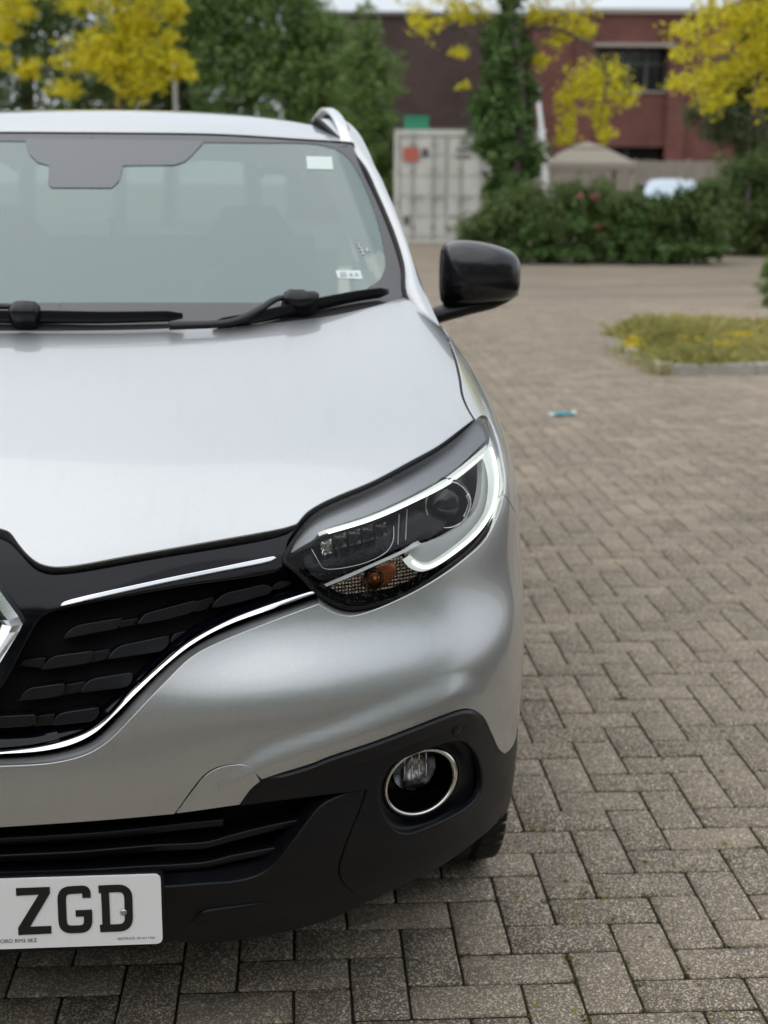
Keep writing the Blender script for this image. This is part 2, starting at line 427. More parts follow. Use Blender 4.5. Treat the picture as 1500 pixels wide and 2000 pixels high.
_sz = np.convolve(np.pad(_sz, 25, mode='reflect', reflect_type='odd'), np.hanning(53)[1:-1]/np.hanning(53).sum(), 'valid')
def flare(x, z):
    zs = np.interp(x, _sx, _sz); am = 0.0105*sstep(.27, .42, x)*(1-sstep(.68, .80, x))
    return am*(1-sstep(-.020, .020, z-zs))*sstep(.36, .44, z)
def smax(a, b_, k):
    h = np.maximum(k-np.abs(a-b_), 0)/k
    return np.maximum(a, b_)+h*h*k*0.25
def field(P, exact=False):
    x, y, z = np.abs(P[..., 0]), P[..., 1], P[..., 2]
    h, f0, w = (TH(x, y), TF(x, z), TW(y, z)) if exact else (TH.lin(x, y), TF.lin(x, z), TW.lin(y, z))
    a, b_, c = (z-h)/SH.lin(x, y), (f0-flare(x, z)-y)/SF.lin(x, z), x-w
    g = smax(smax(b_, c, .10), a, .075)
    g = smax(g, (y-4.40+0.12*x*x), .25)
    return smax(g, 0.17-z, .03)
def normal(P, e=1.5e-3):
    N = np.stack([field(P+d, True)-field(P-d, True) for d in np.eye(3)*e], 1)
    return N/np.linalg.norm(N, axis=1, keepdims=True)

class Skin:
    """a chart of the skin seen from an inner point"""
    def __init__(s, O, D0):
        s.O = np.array(O, float); d = np.array(D0, float); s.D = d/np.linalg.norm(d)
        s.A = np.cross(s.D, (0, 0, 1.0)); s.A /= np.linalg.norm(s.A); s.B = np.cross(s.A, s.D)
    def param(s, P):
        d = P-s.O; d = d/np.linalg.norm(d, axis=1, keepdims=True)
        c = np.clip(d@s.D, -1, 1); th = np.arccos(c); t = d-c[:, None]*s.D
        n = np.linalg.norm(t, axis=1)+1e-12
        return np.stack([th*(t@s.A)/n, th*(t@s.B)/n], 1)
    def lift(s, Q, off=0.0):
        th = np.linalg.norm(Q, axis=1)+1e-12; u = Q/th[:, None]
        d = np.cos(th)[:, None]*s.D+np.sin(th)[:, None]*(u[:, :1]*s.A+u[:, 1:]*s.B)
        lo, hi = np.full(len(Q), .05), np.full(len(Q), 2.6)
        for _ in range(23):
            mid = (lo+hi)/2; inside = field(s.O+mid[:, None]*d) < off
            lo = np.where(inside, mid, lo); hi = np.where(inside, hi, mid)
        return s.O+lo[:, None]*d
    def normal(s, P): return normal(P)
    def snap(s, P, off=0.0): return s.lift(s.param(np.atleast_2d(np.asarray(P, float))), off)
    def trace(s, px, off=0.0):
        """picture outline -> points on the skin (first hit, or closest pass)"""
        px = np.atleast_2d(np.asarray(px, float)); d = ray_dir(px)
        ts = np.linspace(1.5, 3.9, 200)
        G = field(CAM+ts[None, :, None]*d[:, None, :])-off
        out = []
        hit = G < 0; first = np.where(hit.any(1), hit.argmax(1), -1); close = G.argmin(1)
        lo = np.where(first > 0, ts[np.maximum(first-1, 0)], ts[close]); hi = np.where(first > 0, ts[np.maximum(first, 0)], ts[close])
        for _ in range(24):
            mid = (lo+hi)/2; ins = field(CAM+mid[:, None]*d) < off
            hi = np.where(ins, mid, hi); lo = np.where(ins, lo, mid)
        P = CAM+((lo+hi)/2)[:, None]*d
        if (first < 0).any():
            k = first < 0; P[k] = s.snap(P[k], off)
        return P
class Screen:
    """windscreen surface y = Y(x, z)"""
    def Y(s, x, z): return 0.955+1.82*(z-1.11)+0.10*(z-1.11)**2*0+0.235*x*x
    def param(s, P): return P[:, [0, 2]]
    def lift(s, Q, off=0.0):
        P = np.stack([Q[:, 0], s.Y(Q[:, 0], Q[:, 1]), Q[:, 1]], 1)
        return P+off*s.normal(P)
    def normal(s, P):
        N = np.stack([0.47*P[:, 0], -np.ones(len(P)), np.full(len(P), 1.82)], 1)
        return N/np.linalg.norm(N, axis=1, keepdims=True)
    def trace(s, px, off=0.0):
        d = ray_dir(px); lo, hi = np.full(len(d), 2.0), np.full(len(d), 4.6)
        for _ in range(40):
            mid = (lo+hi)/2; P = CAM+mid[:, None]*d
            ins = P[:, 1] > s.Y(P[:, 0], P[:, 2])+off*-2.07
            hi = np.where(ins, mid, hi); lo = np.where(ins, lo, mid)
        return CAM+lo[:, None]*d
    def snap(s, P, off=0.0): return s.lift(s.param(np.atleast_2d(np.asarray(P, float))), off)
FRONT = Skin((0, 1.0, .52), (.45, -1, .35))
SIDE = Skin((0, 2.6, .60), (1, 0, .1))
GLASS = Screen()

def inpoly(Q, poly):
    x, y = Q[:, 0], Q[:, 1]; r = np.zeros(len(Q), bool); P = np.asarray(poly); k = len(P)
    for i in range(k):
        (x1, y1), (x2, y2) = P[i], P[(i+1) % k]
        if y1 == y2: continue
        r ^= ((y1 > y) != (y2 > y)) & (x < (x2-x1)*(y-y1)/(y2-y1)+x1)
    return r
def outline(surf, segs, off=0.0, step=.012, closed=True):
    """segments of picture points (pairs) or car points (triples) -> one edge line in 3-D"""
    out = []
    for sg in segs:
        a = np.asarray(sg, float)
        P = surf.trace(resample(spline(a, 10), 5.0), off) if a.shape[1] == 2 else surf.snap(resample(spline(a, 10), step), off)
        out.append(P)
    P = np.vstack(out)
    keep = [0]
    for i in range(1, len(P)):
        if np.linalg.norm(P[i]-P[keep[-1]]) > step*0.25: keep.append(i)
    P = P[keep]
    if closed and np.linalg.norm(P[0]-P[-1]) < step*.25: P = P[:-1]
    return P
def fill(surf, loop, off=0.0, step=.012, holes=(), centre=False):
    """skin surface inside an edge line (3-D), with holes"""
    def fine(L):
        o = []
        for i in range(len(L)):
            a, b_ = L[i], L[(i+1) % len(L)]; k = max(1, int(np.linalg.norm(b_-a)/step))
            for t in range(k): o.append(a+(b_-a)*t/k)
        return np.array(o)
    loops = [fine(L) for L in (loop, *holes)]
    Q = [surf.param(L) for L in loops]
    lo, hi = Q[0].min(0), Q[0].max(0)
    # point spacing in the chart
    ds = np.linalg.norm(np.diff(Q[0], axis=0), axis=1).sum()/np.linalg.norm(np.diff(loops[0], axis=0), axis=1).sum()*step
    nx, ny = int((hi[0]-lo[0])/ds)+2, int((hi[1]-lo[1])/(ds*.866))+2
    gx, gy = np.meshgrid(np.arange(nx), np.arange(ny))
    G = np.stack([lo[0]+(gx+.5*(gy % 2)).ravel()*ds, lo[1]+gy.ravel()*ds*.866], 1)
    ok = inpoly(G, Q[0])
    for q in Q[1:]: ok &= ~inpoly(G, q)
    G = G[ok]
    E = np.vstack(Q)
    if len(G):
        far = np.ones(len(G), bool)
        for i in range(0, len(G), 2000):
            far[i:i+2000] = ((G[i:i+2000, None, :]-E[None])**2).sum(2).min(1) > (0.55*ds)**2
        G = G[far]
    allq = np.vstack([E, G]); edges = []; k = 0
    for q in Q:
        edges += [(k+i, k+(i+1) % len(q)) for i in range(len(q))]; k += len(q)
    vo, eo, fo, ov, oe, of = geometry.delaunay_2d_cdt([Vector(v) for v in allq.tolist()], edges, [], 0, 1e-9)
    V2 = np.array([tuple(v) for v in vo]); Fa = np.array([f for f in fo if len(f) == 3])
    cen = V2[Fa].mean(1); ok = inpoly(cen, Q[0])
    for q in Q[1:]: ok &= ~inpoly(cen, q)
    Fa = Fa[ok]
    P = surf.lift(V2, off)
    # exact edge points where known
    known = np.vstack(loops)
    for i, src in enumerate(ov):
        for sidx in src:
            if sidx < len(known): P[i] = known[sidx]; break
    N = surf.normal(P)
    nf = np.cross(P[Fa[:, 1]]-P[Fa[:, 0]], P[Fa[:, 2]]-P[Fa[:, 0]])
    flip = (nf*N[Fa].mean(1)).sum(1) < 0
    Fa[flip] = Fa[flip][:, ::-1]
    used = np.unique(Fa); mp = np.full(len(P), -1); mp[used] = np.arange(len(used))
    return Geo(P[used], mp[Fa], N[used]), loops
def flange(surf, loop, depth=.012, rad=.002, skip=None, inner=False):
    """rolled edge running inwards from an edge line; inner = edge of a hole"""
    L = np.asarray(loop); k = len(L); N = surf.normal(L)
    T = np.roll(L, -1, 0)-np.roll(L, 1, 0); T /= np.linalg.norm(T, axis=1, keepdims=True)+1e-12
    X = np.cross(T, N)
    Q = surf.param(L); area = 0.5*np.sum(Q[:, 0]*np.roll(Q[:, 1], -1)-np.roll(Q[:, 0], -1)*Q[:, 1])
    c = L.mean(0)
    # outward: test against the chart
    test = surf.param(L+X*0.002); out_frac = (~inpoly(test, Q)).mean()
    if (out_frac < .5) != inner: X = -X
    rows = [(L, N), (L-N*rad*.3+X*rad*.7, (N+X*1.2)/1.56), (L-N*rad+X*rad, X), (L-N*depth+X*rad, X)]
    V = np.vstack([r[0] for r in rows]); NN = np.vstack([r[1] for r in rows]); F = []
    for q in range(len(rows)-1):
        for i in range(k):
            j = (i+1) % k
            if skip is not None and skip(L[i]) and skip(L[j]): continue
            F.append((q*k+i, q*k+j, (q+1)*k+j, (q+1)*k+i))
    g = Geo(V, F, NN)
    f = np.array([np.cross(V[a[1]]-V[a[0]], V[a[3]]-V[a[0]])@NN[a[0]] for a in F])
    if f.sum() < 0: g.F = [a[::-1] for a in g.F]
    return g
def mid(P): return abs(P[0]) < 2e-3
def panel(surf, segs, off=0.0, step=.012, depth=.012, rad=.002, holes=(), snap_mid=(), hole_depth=None):
    """outer panel: traced outline, filled with skin, edges rolled in"""
    L = outline(surf, segs, off, step)
    for i in snap_mid:                       # ends that lie on the centre plane
        p = L[i].copy(); p[0] = 0.0; L[i] = surf.snap(p, off)[0]
        L[i][0] = 0.0
    H = [outline(surf, h, off, step) for h in holes]
    g, loops = fill(surf, L, off, step, H)
    g = g+flange(surf, loops[0], depth, rad, skip=mid)
    for h in loops[1:]: g = g+flange(surf, h, hole_depth or depth, rad, inner=True)
    return g
def crop(x0, y0, s, pts): return [(x0+a/s, y0+b_/s) for a, b_ in pts]
# ------------------------------------------------------------------ the silver car
car = empty("parked_car", (0, 0, 0), label="large silver sports utility car with lit headlamp and a number plate ending ZGD", category="car")
def cp(row, surf=FRONT, off=0.0):
    """picture column of the car's centre plane at a row"""
    lo, hi = -200.0, 420.0
    for _ in range(22):
        md = (lo+hi)/2
        if surf.trace([(md, row)], off)[0][0] < 0: lo = md
        else: hi = md
    return (md, row)
c3 = lambda *p: crop(500, 780, 2.6786, p)      # head lamp detail
c4 = lambda *p: crop(0, 1000, 2.34375, p)      # grille detail
c5 = lambda *p: crop(0, 1400, 1.97368, p)      # lower bumper detail
c6 = lambda *p: crop(640, 1340, 3.26087, p)    # fog lamp detail
c1 = lambda *p: crop(0, 180, 1.875, p)         # windscreen detail
c7 = lambda *p: crop(780, 440, 5.0, p)         # mirror detail
def arch(R, a0, a1, n=8, x=.9):
    return [(x, .93-R*math.cos(math.radians(a)), .345+R*math.sin(math.radians(a))) for a in np.linspace(a0, a1, n)]

# traced outlines
HOOD_FRONT = [cp(1024), (0, 1030), (21, 1038), (38, 1060), (55, 1081), (77, 1098), (102, 1105), (136, 1104), (256, 1083), (427, 1053), (556, 1029), (578, 1022)]
HOOD_LAMP = [(578, 1022), (597, 1000), (623, 983), (657, 967), (724, 939), (799, 899), (855, 868), (896, 838), (923, 818)]
HOOD_SIDE = [(923, 818), (911, 798), (900, 772), (894, 735), (887, 705), (877, 675), (868, 650), (859, 628), (845, 604), (829, 586), (812, 577), (803, 577)]
HOOD_REAR = [(803, 577), (760, 590), (700, 606), (640, 618), (560, 628), (453, 636), (347, 640), cp(640)]
def zc(ys, z0): return [(0.0, y, z0) for y in ys]
g = panel(FRONT, [HOOD_FRONT, HOOD_LAMP, HOOD_SIDE, HOOD_REAR, [(0, 1.0, 1.1), (0, .7, 1.06), (0, .4, 1.0), (0, .1, .92)]], step=.013, depth=.02, rad=.0025)
g.sym().build("hood", "silver_paint", car)

LENS_TOP = c3((150, 850), (165, 792), (218, 708), (274, 634), (334, 582), (424, 537), (604, 461), (804, 359), (954, 273), (1064, 193), (1142, 117), (1165, 95))
LENS_OUT = c3((1165, 92), (1190, 87), (1220, 120), (1250, 190), (1280, 300), (1300, 420), (1297, 500))
LENS_BOT = c3((1297, 500), (1285, 555), (1240, 650), (1130, 790), (1000, 890), (850, 990), (700, 1055), (550, 1090), (480, 1090), (400, 1062), (310, 1000), (235, 920), (150, 850))
SEAM = [(985, 968), (997, 986), (1008, 1006)]
SEAM3 = [(.90, .58, .80), (.90, .615, .72), (.90, .93-.44*math.cos(math.radians(46)), .345+.44*math.sin(math.radians(46)))]
# front wing
wing = panel(FRONT, [[(a+8.0, b_+.5) for a, b_ in HOOD_SIDE[::-1]], c3((1147, 107), (1170, 84), (1195, 80), (1228, 115), (1258, 188), (1288, 298), (1308, 420), (1304, 494)), [(a+1, b_-3) for a, b_ in SEAM], SEAM3,
      arch(.44, 46, 160, 16), [(.9, 1.36, .47), (.9, 1.37, .6), (.9, 1.36, .8), (.9, 1.34, .95), (.86, 1.31, 1.06), (.80, 1.24, 1.12), (.77, 1.12, 1.16)]], step=.014, depth=.014, rad=.002)
both_w = (wing, wing.mirrored())
for w_ in both_w: w_.build("front_wing", "silver_paint", car)
# bumper with its lip
LIP_LOW1 = [cp(1498), (0, 1498), (107, 1491), (171, 1474), (213, 1448), (256, 1405), (320, 1337), (375, 1284), (427, 1256), (533, 1214), (622, 1181)]
LIP_LOW2 = [(622, 1181), (640, 1192), (662, 1201), (687, 1204), (724, 1195), (780, 1172), (836, 1143), (892, 1106), (948, 1056), (974, 1006), (985, 968)]
LIP_UP1 = [cp(1479, off=-.02)]+c4((0, 1122), (200, 1106), (330, 1077), (430, 1035), (535, 938), (655, 808), (800, 672), (900, 606), (1000, 553), (1200, 472), (1446, 388))
LIP_UP2 = c3((305, 1003), (400, 1070), (480, 1098), (550, 1098), (700, 1063), (850, 998), (1000, 898), (1130, 797), (1243, 655), (1290, 550), (1302, 503))
TRIM = [(476, 1557), (490, 1538), (512, 1521), (542, 1511), (608, 1491), (640, 1478), (732, 1447), (824, 1412), (870, 1394), (901, 1384), (916, 1383), (931, 1388), (947, 1401), (962, 1432), (977, 1463), (987, 1471)]
TRIM_A = [(987, 1471), (999, 1460), (1008, 1440)]
TOW = [(340, 1589), (375, 1540), (400, 1511), (425, 1497), (450, 1492), (470, 1491), (485, 1497), (512, 1521)]
BUMP_LOW = [(340, 1589), (253, 1597), (152, 1605), (0, 1615), cp(1618)]
ARCH_B = arch(.44, 18, 46, 6)
g = panel(FRONT, [LIP_LOW1, LIP_LOW2, SEAM, SEAM3, ARCH_B[::-1], TRIM_A[::-1], TRIM[2:][::-1], TOW[::-1], BUMP_LOW, [(0, 0, .51), (0, 0, .55), (0, 0, .60)]], step=.011, depth=.012, rad=.0016)
def lip(a, b_, d=-.033):
    A = resample(outline(FRONT, [a], 0, closed=False), n=140); B = resample(outline(FRONT, [b_], d, closed=False), n=140)
    return ribbon(A, B, 6, .0016, (0, -.6, .8))
g = g+lip(LIP_LOW1, LIP_UP1)+lip(LIP_LOW2, LIP_UP2, -.026)
bumper = g.sym().build("front_bumper", "silver_paint", car)
tow = [(a+4.2, b_+3.6) for a, b_ in TOW]
tow[0] = (346, 1588); tow[-1] = (507, 1526)
panel(FRONT, [tow, [(507, 1526), (490, 1540), (477, 1557), (467, 1571)], [(467, 1571), (404, 1580), (346, 1588)]], step=.011, depth=.012, rad=.0012).build("towing_eye_cover", "silver_paint", bumper)

# ---- upper grille
grille = Geo(*[None]*3)
gb = [cp(1030, off=-.07), (60, 1095), (110, 1115), (300, 1085), (560, 1035), (585, 1030)]
L = outline(FRONT, [gb, [(585, 1030), (560, 1090), (600, 1150), (618, 1168)], LIP_UP1[::-1], [(0, .1, .62), (0, .1, .75), (0, .1, .88)]], -.07)
g, _ = fill(FRONT, L, -.07, .02)
# dark walls that close the recess up to the bonnet edge and down to the lip
A = resample(outline(FRONT, [HOOD_FRONT], -.012, closed=False), n=120); B = resample(outline(FRONT, [gb], -.07, closed=False), n=120)
g = g+ribbon(A, B, 2)
A = resample(outline(FRONT, [LIP_UP1], -.021, closed=False), n=120); B = resample(outline(FRONT, [LIP_UP1], -.07, closed=False), n=120)
g = g+ribbon(A, B, 2)
grille = g.sym().build("upper_grille", "black_matt", car)
GL_TOP = [cp(1047, off=-.010), (0, 1053), (17, 1062), (43, 1088), (68, 1113), (94, 1123), (128, 1123), (299, 1094), (559, 1045), (578, 1030)]
GL_BOT = [(556, 1092), (548, 1107), (341, 1143), (130, 1183), (96, 1192), (74, 1206), (48, 1250), (0, 1338), cp(1400, off=-.010)]
panel(FRONT, [GL_TOP, [(578, 1030), (560, 1058), (556, 1092)], GL_BOT, [(0, .0, .66), (0, .0, .75), (0, 0, .85)]], off=-.010, step=.014, depth=.03, rad=.004).sym().build("gloss_panel", "black_gloss", grille)
def strip(pts, off, depth, rad=.0015, step=.01): return panel(FRONT, [list(pts)+[pts[0]]], off=off, step=step, depth=depth, rad=rad)
g = panel(FRONT, [[(119, 1183), (123, 1178.5), (131, 1174.5), (299, 1136), (420, 1111), (529, 1088.5), (536, 1087.5), (539, 1089)], [(539, 1089), (529, 1094), (420, 1116.5), (299, 1141.5), (132, 1180), (119, 1183)]], off=-.003, step=.008, depth=.010, rad=.0014)
g.build("chrome_strip", "chrome", grille); g.mirrored().build("chrome_strip", "chrome", grille)
CH_TOP = c4((-95, 1080), (0, 1075), (150, 1060), (300, 1025), (400, 985), (480, 930), (600, 800), (760, 650), (860, 570), (1000, 500), (1200, 428), (1432, 356))
CH_BOT = c4((-95, 1112), (0, 1107), (200, 1092), (330, 1062), (430, 1012), (520, 932), (640, 812), (780, 682), (900, 592), (1050, 514), (1250, 442), (1440, 374))
_k = sstep(.62, .95, np.linspace(0, 1, 150))[:, None]
A = resample(outline(FRONT, [CH_TOP], -.036, closed=False), n=150)*(1-_k)+resample(outline(FRONT, [CH_TOP], -.014, closed=False), n=150)*_k; B = resample(outline(FRONT, [CH_BOT], -.018, closed=False), n=150)*(1-_k)+resample(outline(FRONT, [CH_BOT], -.007, closed=False), n=150)*_k
A[0, 0] = B[0, 0] = 0
ct = ribbon(A, B, 8, .003, (0, -.7, .7))
A2 = resample(outline(FRONT, [CH_BOT], -.035, closed=False), n=150); A2[0, 0] = 0
ct = ct+ribbon(B, A2, 2)
ct.sym().build("chrome_trim", "chrome", grille)
# sloping gloss frame between chrome and mesh
FR_IN = c4((-95, 1010), (0, 1005), (140, 1000), (280, 975), (400, 945), (470, 890), (570, 790), (730, 640), (830, 555), (970, 478), (1170, 398), (1400, 335))
C = resample(outline(FRONT, [FR_IN], -.052, closed=False), n=150); C[0, 0] = 0
ribbon(C, A, 5, .003, (0, -.7, .7)).sym().build("gloss_frame", "black_gloss", grille)
def segs_of(P): return [[P[i], P[(i+1) % len(P)]] for i in range(len(P))]
FINS = [[(290, 578), (330, 535), (365, 520), (555, 488), (548, 512), (530, 532), (420, 552)],
 [(632, 512), (665, 472), (700, 460), (908, 405), (895, 440), (870, 458), (750, 490)],
 [(972, 436), (1010, 390), (1045, 373), (1215, 333), (1248, 350), (1230, 372), (1100, 408)],
 [(190, 720), (228, 675), (255, 663), (422, 640), (412, 680), (390, 692)],
 [(497, 672), (530, 630), (565, 613), (780, 568), (765, 605), (740, 632)],
 [(88, 862), (120, 820), (150, 808), (300, 788), (285, 832), (260, 842)],
 [(370, 824), (402, 780), (435, 766), (612, 736), (590, 788), (570, 800)],
 [(-85, 957), (-60, 945), (0, 940), (165, 932), (158, 968), (130, 976), (-85, 992)],
 [(240, 974), (265, 935), (295, 922), (458, 898), (435, 942), (415, 955)]]
LINKS = [[(548, 527), (556, 502), (640, 486), (632, 512)], [(888, 456), (906, 412), (985, 388), (972, 432)], [(1248, 356), (1262, 326), (1300, 316), (1338, 322), (1300, 345)],
 [(410, 690), (424, 645), (508, 628), (497, 668)], [(285, 838), (302, 795), (390, 778), (370, 820)], [(158, 978), (172, 938), (258, 926), (240, 970)], [(780, 600), (800, 560), (862, 545), (830, 575)], [(90, 700), (110, 680), (215, 668), (190, 712)]]
for f in FINS:
    P = c4(*f); g = panel(FRONT, segs_of(P), off=-.026, step=.016, depth=.034, rad=.0018)
    g.build("grille_fin", "fin_black", grille); g.mirrored().build("grille_fin", "fin_black", grille)
for f in LINKS:
    P = c4(*f); g = panel(FRONT, segs_of(P), off=-.046, step=.016, depth=.02, rad=.002)
    g.build("grille_link", "fin_black", grille); g.mirrored().build("grille_link", "fin_black", grille)

# ---- diamond badge
bc = FRONT.trace([cp(1219, off=.0)], 0.0)[0]; bc[0] = 0
bw, bh = .078, .125
def dia(s, yo, w=bw, h=bh):
    k = [(0, h), (w*.93, h*.09), (w, .0), (w*.93, -h*.09), (0, -h), (-w*.93, -h*.09), (-w, 0), (-w*.93, h*.09)]
    return np.array([(bc[0]+a*s, bc[1]+yo+.04*b_*s, bc[2]+b_*s) for a, b_ in k])
rows = [dia(1.0, .012), dia(.97, -.004), dia(.80, -.016), dia(.60, -.004), dia(.56, .014)]
V = np.vstack(rows); F = [(q*8+i, q*8+(i+1) % 8, (q+1)*8+(i+1) % 8, (q+1)*8+i) for q in range(4) for i in range(8)]
flatten(Geo(V, F)).build("diamond_badge", "chrome", car)

# ---- head lamps
def both(g, name, mat, parents):
    a = g.build(name, mat, parents[0]); b_ = g.mirrored().build(name, mat, parents[1]); return a, b_
lamp_loop = [LENS_TOP, LENS_OUT, LENS_BOT]
L0 = outline(FRONT, lamp_loop, -.004)
DEEP = -.095
LD = FRONT.trace(np.vstack([resample(spline(s_, 10), 5.0) for s_ in lamp_loop]), DEEP)
gh, _ = fill(FRONT, outline(FRONT, lamp_loop, DEEP), DEEP, .02)
n = 260
wall = ribbon(np.vstack([resample(L0, n=n, closed=True)]), resample(outline(FRONT, lamp_loop, DEEP), n=n, closed=True), 4)
gh = gh+wall
lamps = both(gh, "headlamp", "lamp_black", (car, car))
lg, loops = fill(FRONT, L0, -.004, .010)
lens = lg
both(lens, "lens_cover", "lamp_clear", lamps)
# rubber seal round the lens
T = resample(L0, n=260, closed=True)
both(tube(T-normal(T)*.004, .0032, 8, closed=True), "seal", "rubber", lamps)
def lpanel(pts, off, depth=.01, rad=.0015, step=.008): return panel(FRONT, [s_ for s_ in pts], off=off, step=step, depth=depth, rad=rad)
# upper grey trim with the lens's sky reflection put into its colour
bz = panel(FRONT, [c3((185, 800), (225, 712), (280, 640), (340, 588), (425, 545), (600, 470), (800, 370), (950, 285), (1060, 207), (1130, 140), (1180, 118), (1205, 165), (1218, 190)),
      c3((1218, 190), (1150, 255), (1000, 385), (850, 475), (600, 595), (335, 690), (300, 730), (250, 760), (185, 800))], off=-.022, step=.009, depth=.02, rad=.002)
both(bz, "bezel_sheen", "lamp_grey", lamps)
# daytime light: upper bar
def band(top, bot, off_a, off_b, bulge, n=110, k=8):
    A = resample(FRONT.trace(resample(spline(c3(*top), 10), 3.0), off_a), n=n); B = resample(FRONT.trace(resample(spline(c3(*bot), 10), 3.0), off_b), n=n)
    return A, B, ribbon(A, B, k, bulge, (0, -1, .3))
A, B, g = band([(326, 700), (345, 684), (600, 598), (850, 478), (1000, 388), (1150, 258), (1222, 190)], [(330, 716), (360, 704), (600, 634), (850, 528), (1000, 452), (1110, 372), (1186, 308)], -.026, -.020, .005)
A = A*.62+B*.38; g = ribbon(A, B, 8, .004, (0, -1, .3))
both(g, "daytime_light", "light_guide", lamps)
C = A*.35+B*.65-np.array([0, .0065, 0]); both(tube(C[4:-4], .0022, 8), "light_core", "light_core", lamps)
# daytime light: outer hook
OUT = [(1222, 190), (1248, 262), (1268, 380), (1266, 480), (1240, 585), (1160, 705), (1000, 838), (905, 892), (850, 900), (800, 878), (765, 838)]
INN = [(1186, 308), (1200, 350), (1213, 420), (1212, 490), (1190, 590), (1120, 690), (1000, 792), (900, 852), (862, 852), (830, 834), (800, 810)]
A2, B2, g2 = band(OUT, INN, -.014, -.022, .006)
both(g2, "daytime_light", "light_guide", lamps)
C = A2*.5+B2*.5; C = C+normal(C)*.0075
both(tube(C[3:-3], .0024, 8), "light_core", "light_core", lamps)
# white inner flank
wp = panel(FRONT, [c3(*INN), c3((800, 810), (850, 745), (862, 756), (900, 752)), c3((900, 752), (1010, 705), (1100, 645), (1160, 565), (1188, 440), (1190, 360), (1186, 308))], off=-.034, step=.009, depth=.012, rad=.002)
both(wp, "reflector_flank", "lamp_white", lamps)
# projector
pc = FRONT.trace(c3((985, 545)), -.062)[0]; pax = np.array([.22, -1, .10]); pax /= np.linalg.norm(pax)
both(lathe([(.044, -.03), (.044, .012), (.042, .016), (.039, .016), (.036, .008), (.035, -.01)], pc, pax, 40), "projector_ring", "lamp_black", lamps)
both(lathe([(.0392, .0165), (.0402, .0180), (.0390, .0188), (.0378, .018)], pc, pax, 40), "ring_trim", "chrome", lamps)
both(lathe([(.035, -.006), (.034, .0), (.030, .008), (.023, .0145), (.014, .0185), (.005, .0200), (.0, .0202)], pc, pax, 36), "projector_lens", "dark_lens", lamps)
cre = [pc+pax*.016+.0365*(math.cos(t)*np.array([1, .22, 0])+math.sin(t)*np.array([0, .1, 1.])) for t in np.linspace(-.7, .45, 20)]
both(tube(np.array(cre), .0042, 8, up=(0, 1, 0)), "chrome_crescent", "chrome", lamps)
# dark inner masks
mk = panel(FRONT, [c3((340, 715), (600, 645), (850, 540), (1000, 465), (1110, 385), (1175, 345)), c3((1175, 345), (1178, 430), (1150, 560), (1090, 632), (1000, 690), (880, 735)), c3((880, 735), (760, 770), (600, 850), (480, 905), (340, 945), (260, 860), (255, 800), (340, 715))],
      off=-.070, step=.012, depth=.02, rad=.003)
both(mk, "inner_mask", "lamp_black", lamps)
# low beam reflector cells
for i, (xa, xb, ya, yb) in enumerate([(335, 395, 735, 812), (400, 470, 700, 780), (478, 545, 680, 762), (550, 612, 660, 742), (618, 680, 645, 722)]):
    P = c3((xa, ya+14), (xb, ya-6), (xb+6, yb-10), (xa+12, yb+6))
    q = FRONT.trace(P, -.044); cc = q.mean(0)+np.array([0, .026, -.004])
    V = []; nn = 7
    for a in range(nn):
        for c_ in range(nn):
            s_, t_ = a/(nn-1), c_/(nn-1)
            p = (q[0]*(1-s_)+q[1]*s_)*(1-t_)+(q[3]*(1-s_)+q[2]*s_)*t_
            V.append(p+np.array([0, .022, 0])*(1-((2*s_-1)**2))*(1-(2*t_-1)**2)**.5)
    Fc = [(a*nn+c_, (a+1)*nn+c_, (a+1)*nn+c_+1, a*nn+c_+1) for a in range(nn-1) for c_ in range(nn-1)]
    both(Geo(V, Fc), "reflector_cell", "chrome" if i == 0 else "dark_chrome", lamps)
tr = FRONT.trace(resample(spline(c3((285, 775), (330, 855), (345, 880), (380, 890), (560, 860), (680, 800), (716, 742), (720, 660)), 10), 4), -.046)
both(tube(tr, .0012, 6), "module_edge", "dark_chrome", lamps)
for a, b_ in (((748, 600), (742, 760)), ((790, 575), (782, 735))):
    tr = FRONT.trace(np.array(c3(a, b_)), -.055); both(tube(resample(tr, n=5), .0012, 6), "rib", "lamp_grey", lamps)
# chrome blade and indicator below it
A, B, g = band([(352, 968), (470, 918), (600, 862), (760, 790), (838, 745), (856, 750)], [(368, 980), (480, 934), (610, 876), (770, 805), (848, 765), (858, 756)], -.026, -.018, .001, 60, 4)
both(g, "chrome_blade", "blade_sheen", lamps)
ind = panel(FRONT, [c3((390, 985), (500, 938), (620, 885), (760, 825), (800, 860), (845, 905), (820, 935), (700, 985), (560, 1012), (450, 1012), (390, 985))], off=-.050, step=.009, depth=.01, rad=.002)
both(ind, "indicator", "indicator_reflector", lamps)
am = panel(FRONT, [c3((555, 935), (600, 895), (680, 868), (722, 862), (730, 910), (700, 950), (640, 980), (580, 985), (555, 935))], off=-.047, step=.008, depth=.004, rad=.002)
both(am, "indicator_amber", "amber", lamps)  # plain amber panel behind the bulb
ic = FRONT.trace(c3((615, 938)), -.038)[0]
both(lathe([(.0165, -.012), (.0165, .0), (.014, .004)], ic, (.1, -1, .1), 20), "bulb_holder", "lamp_black", lamps)
both(lathe([(.012, -.004), (.0115, .004), (.008, .010), (.0, .0125)], ic, (.1, -1, .1), 20), "bulb", "amber", lamps)

# black filler painting the gap's shade between bonnet edge and lamp / grille
def shelf(a, b_, oa, ob, n=110):
    return ribbon(resample(outline(FRONT, [a], oa, closed=False), n=n), resample(outline(FRONT, [b_], ob, closed=False), n=n), 2, direction=(0, -.5, .85))
g = shelf(HOOD_LAMP, LENS_TOP, -.016, -.006)+shelf(HOOD_FRONT, GL_TOP, -.020, -.022)
g.sym().build("bonnet_gap_shade", "black_matt", car)
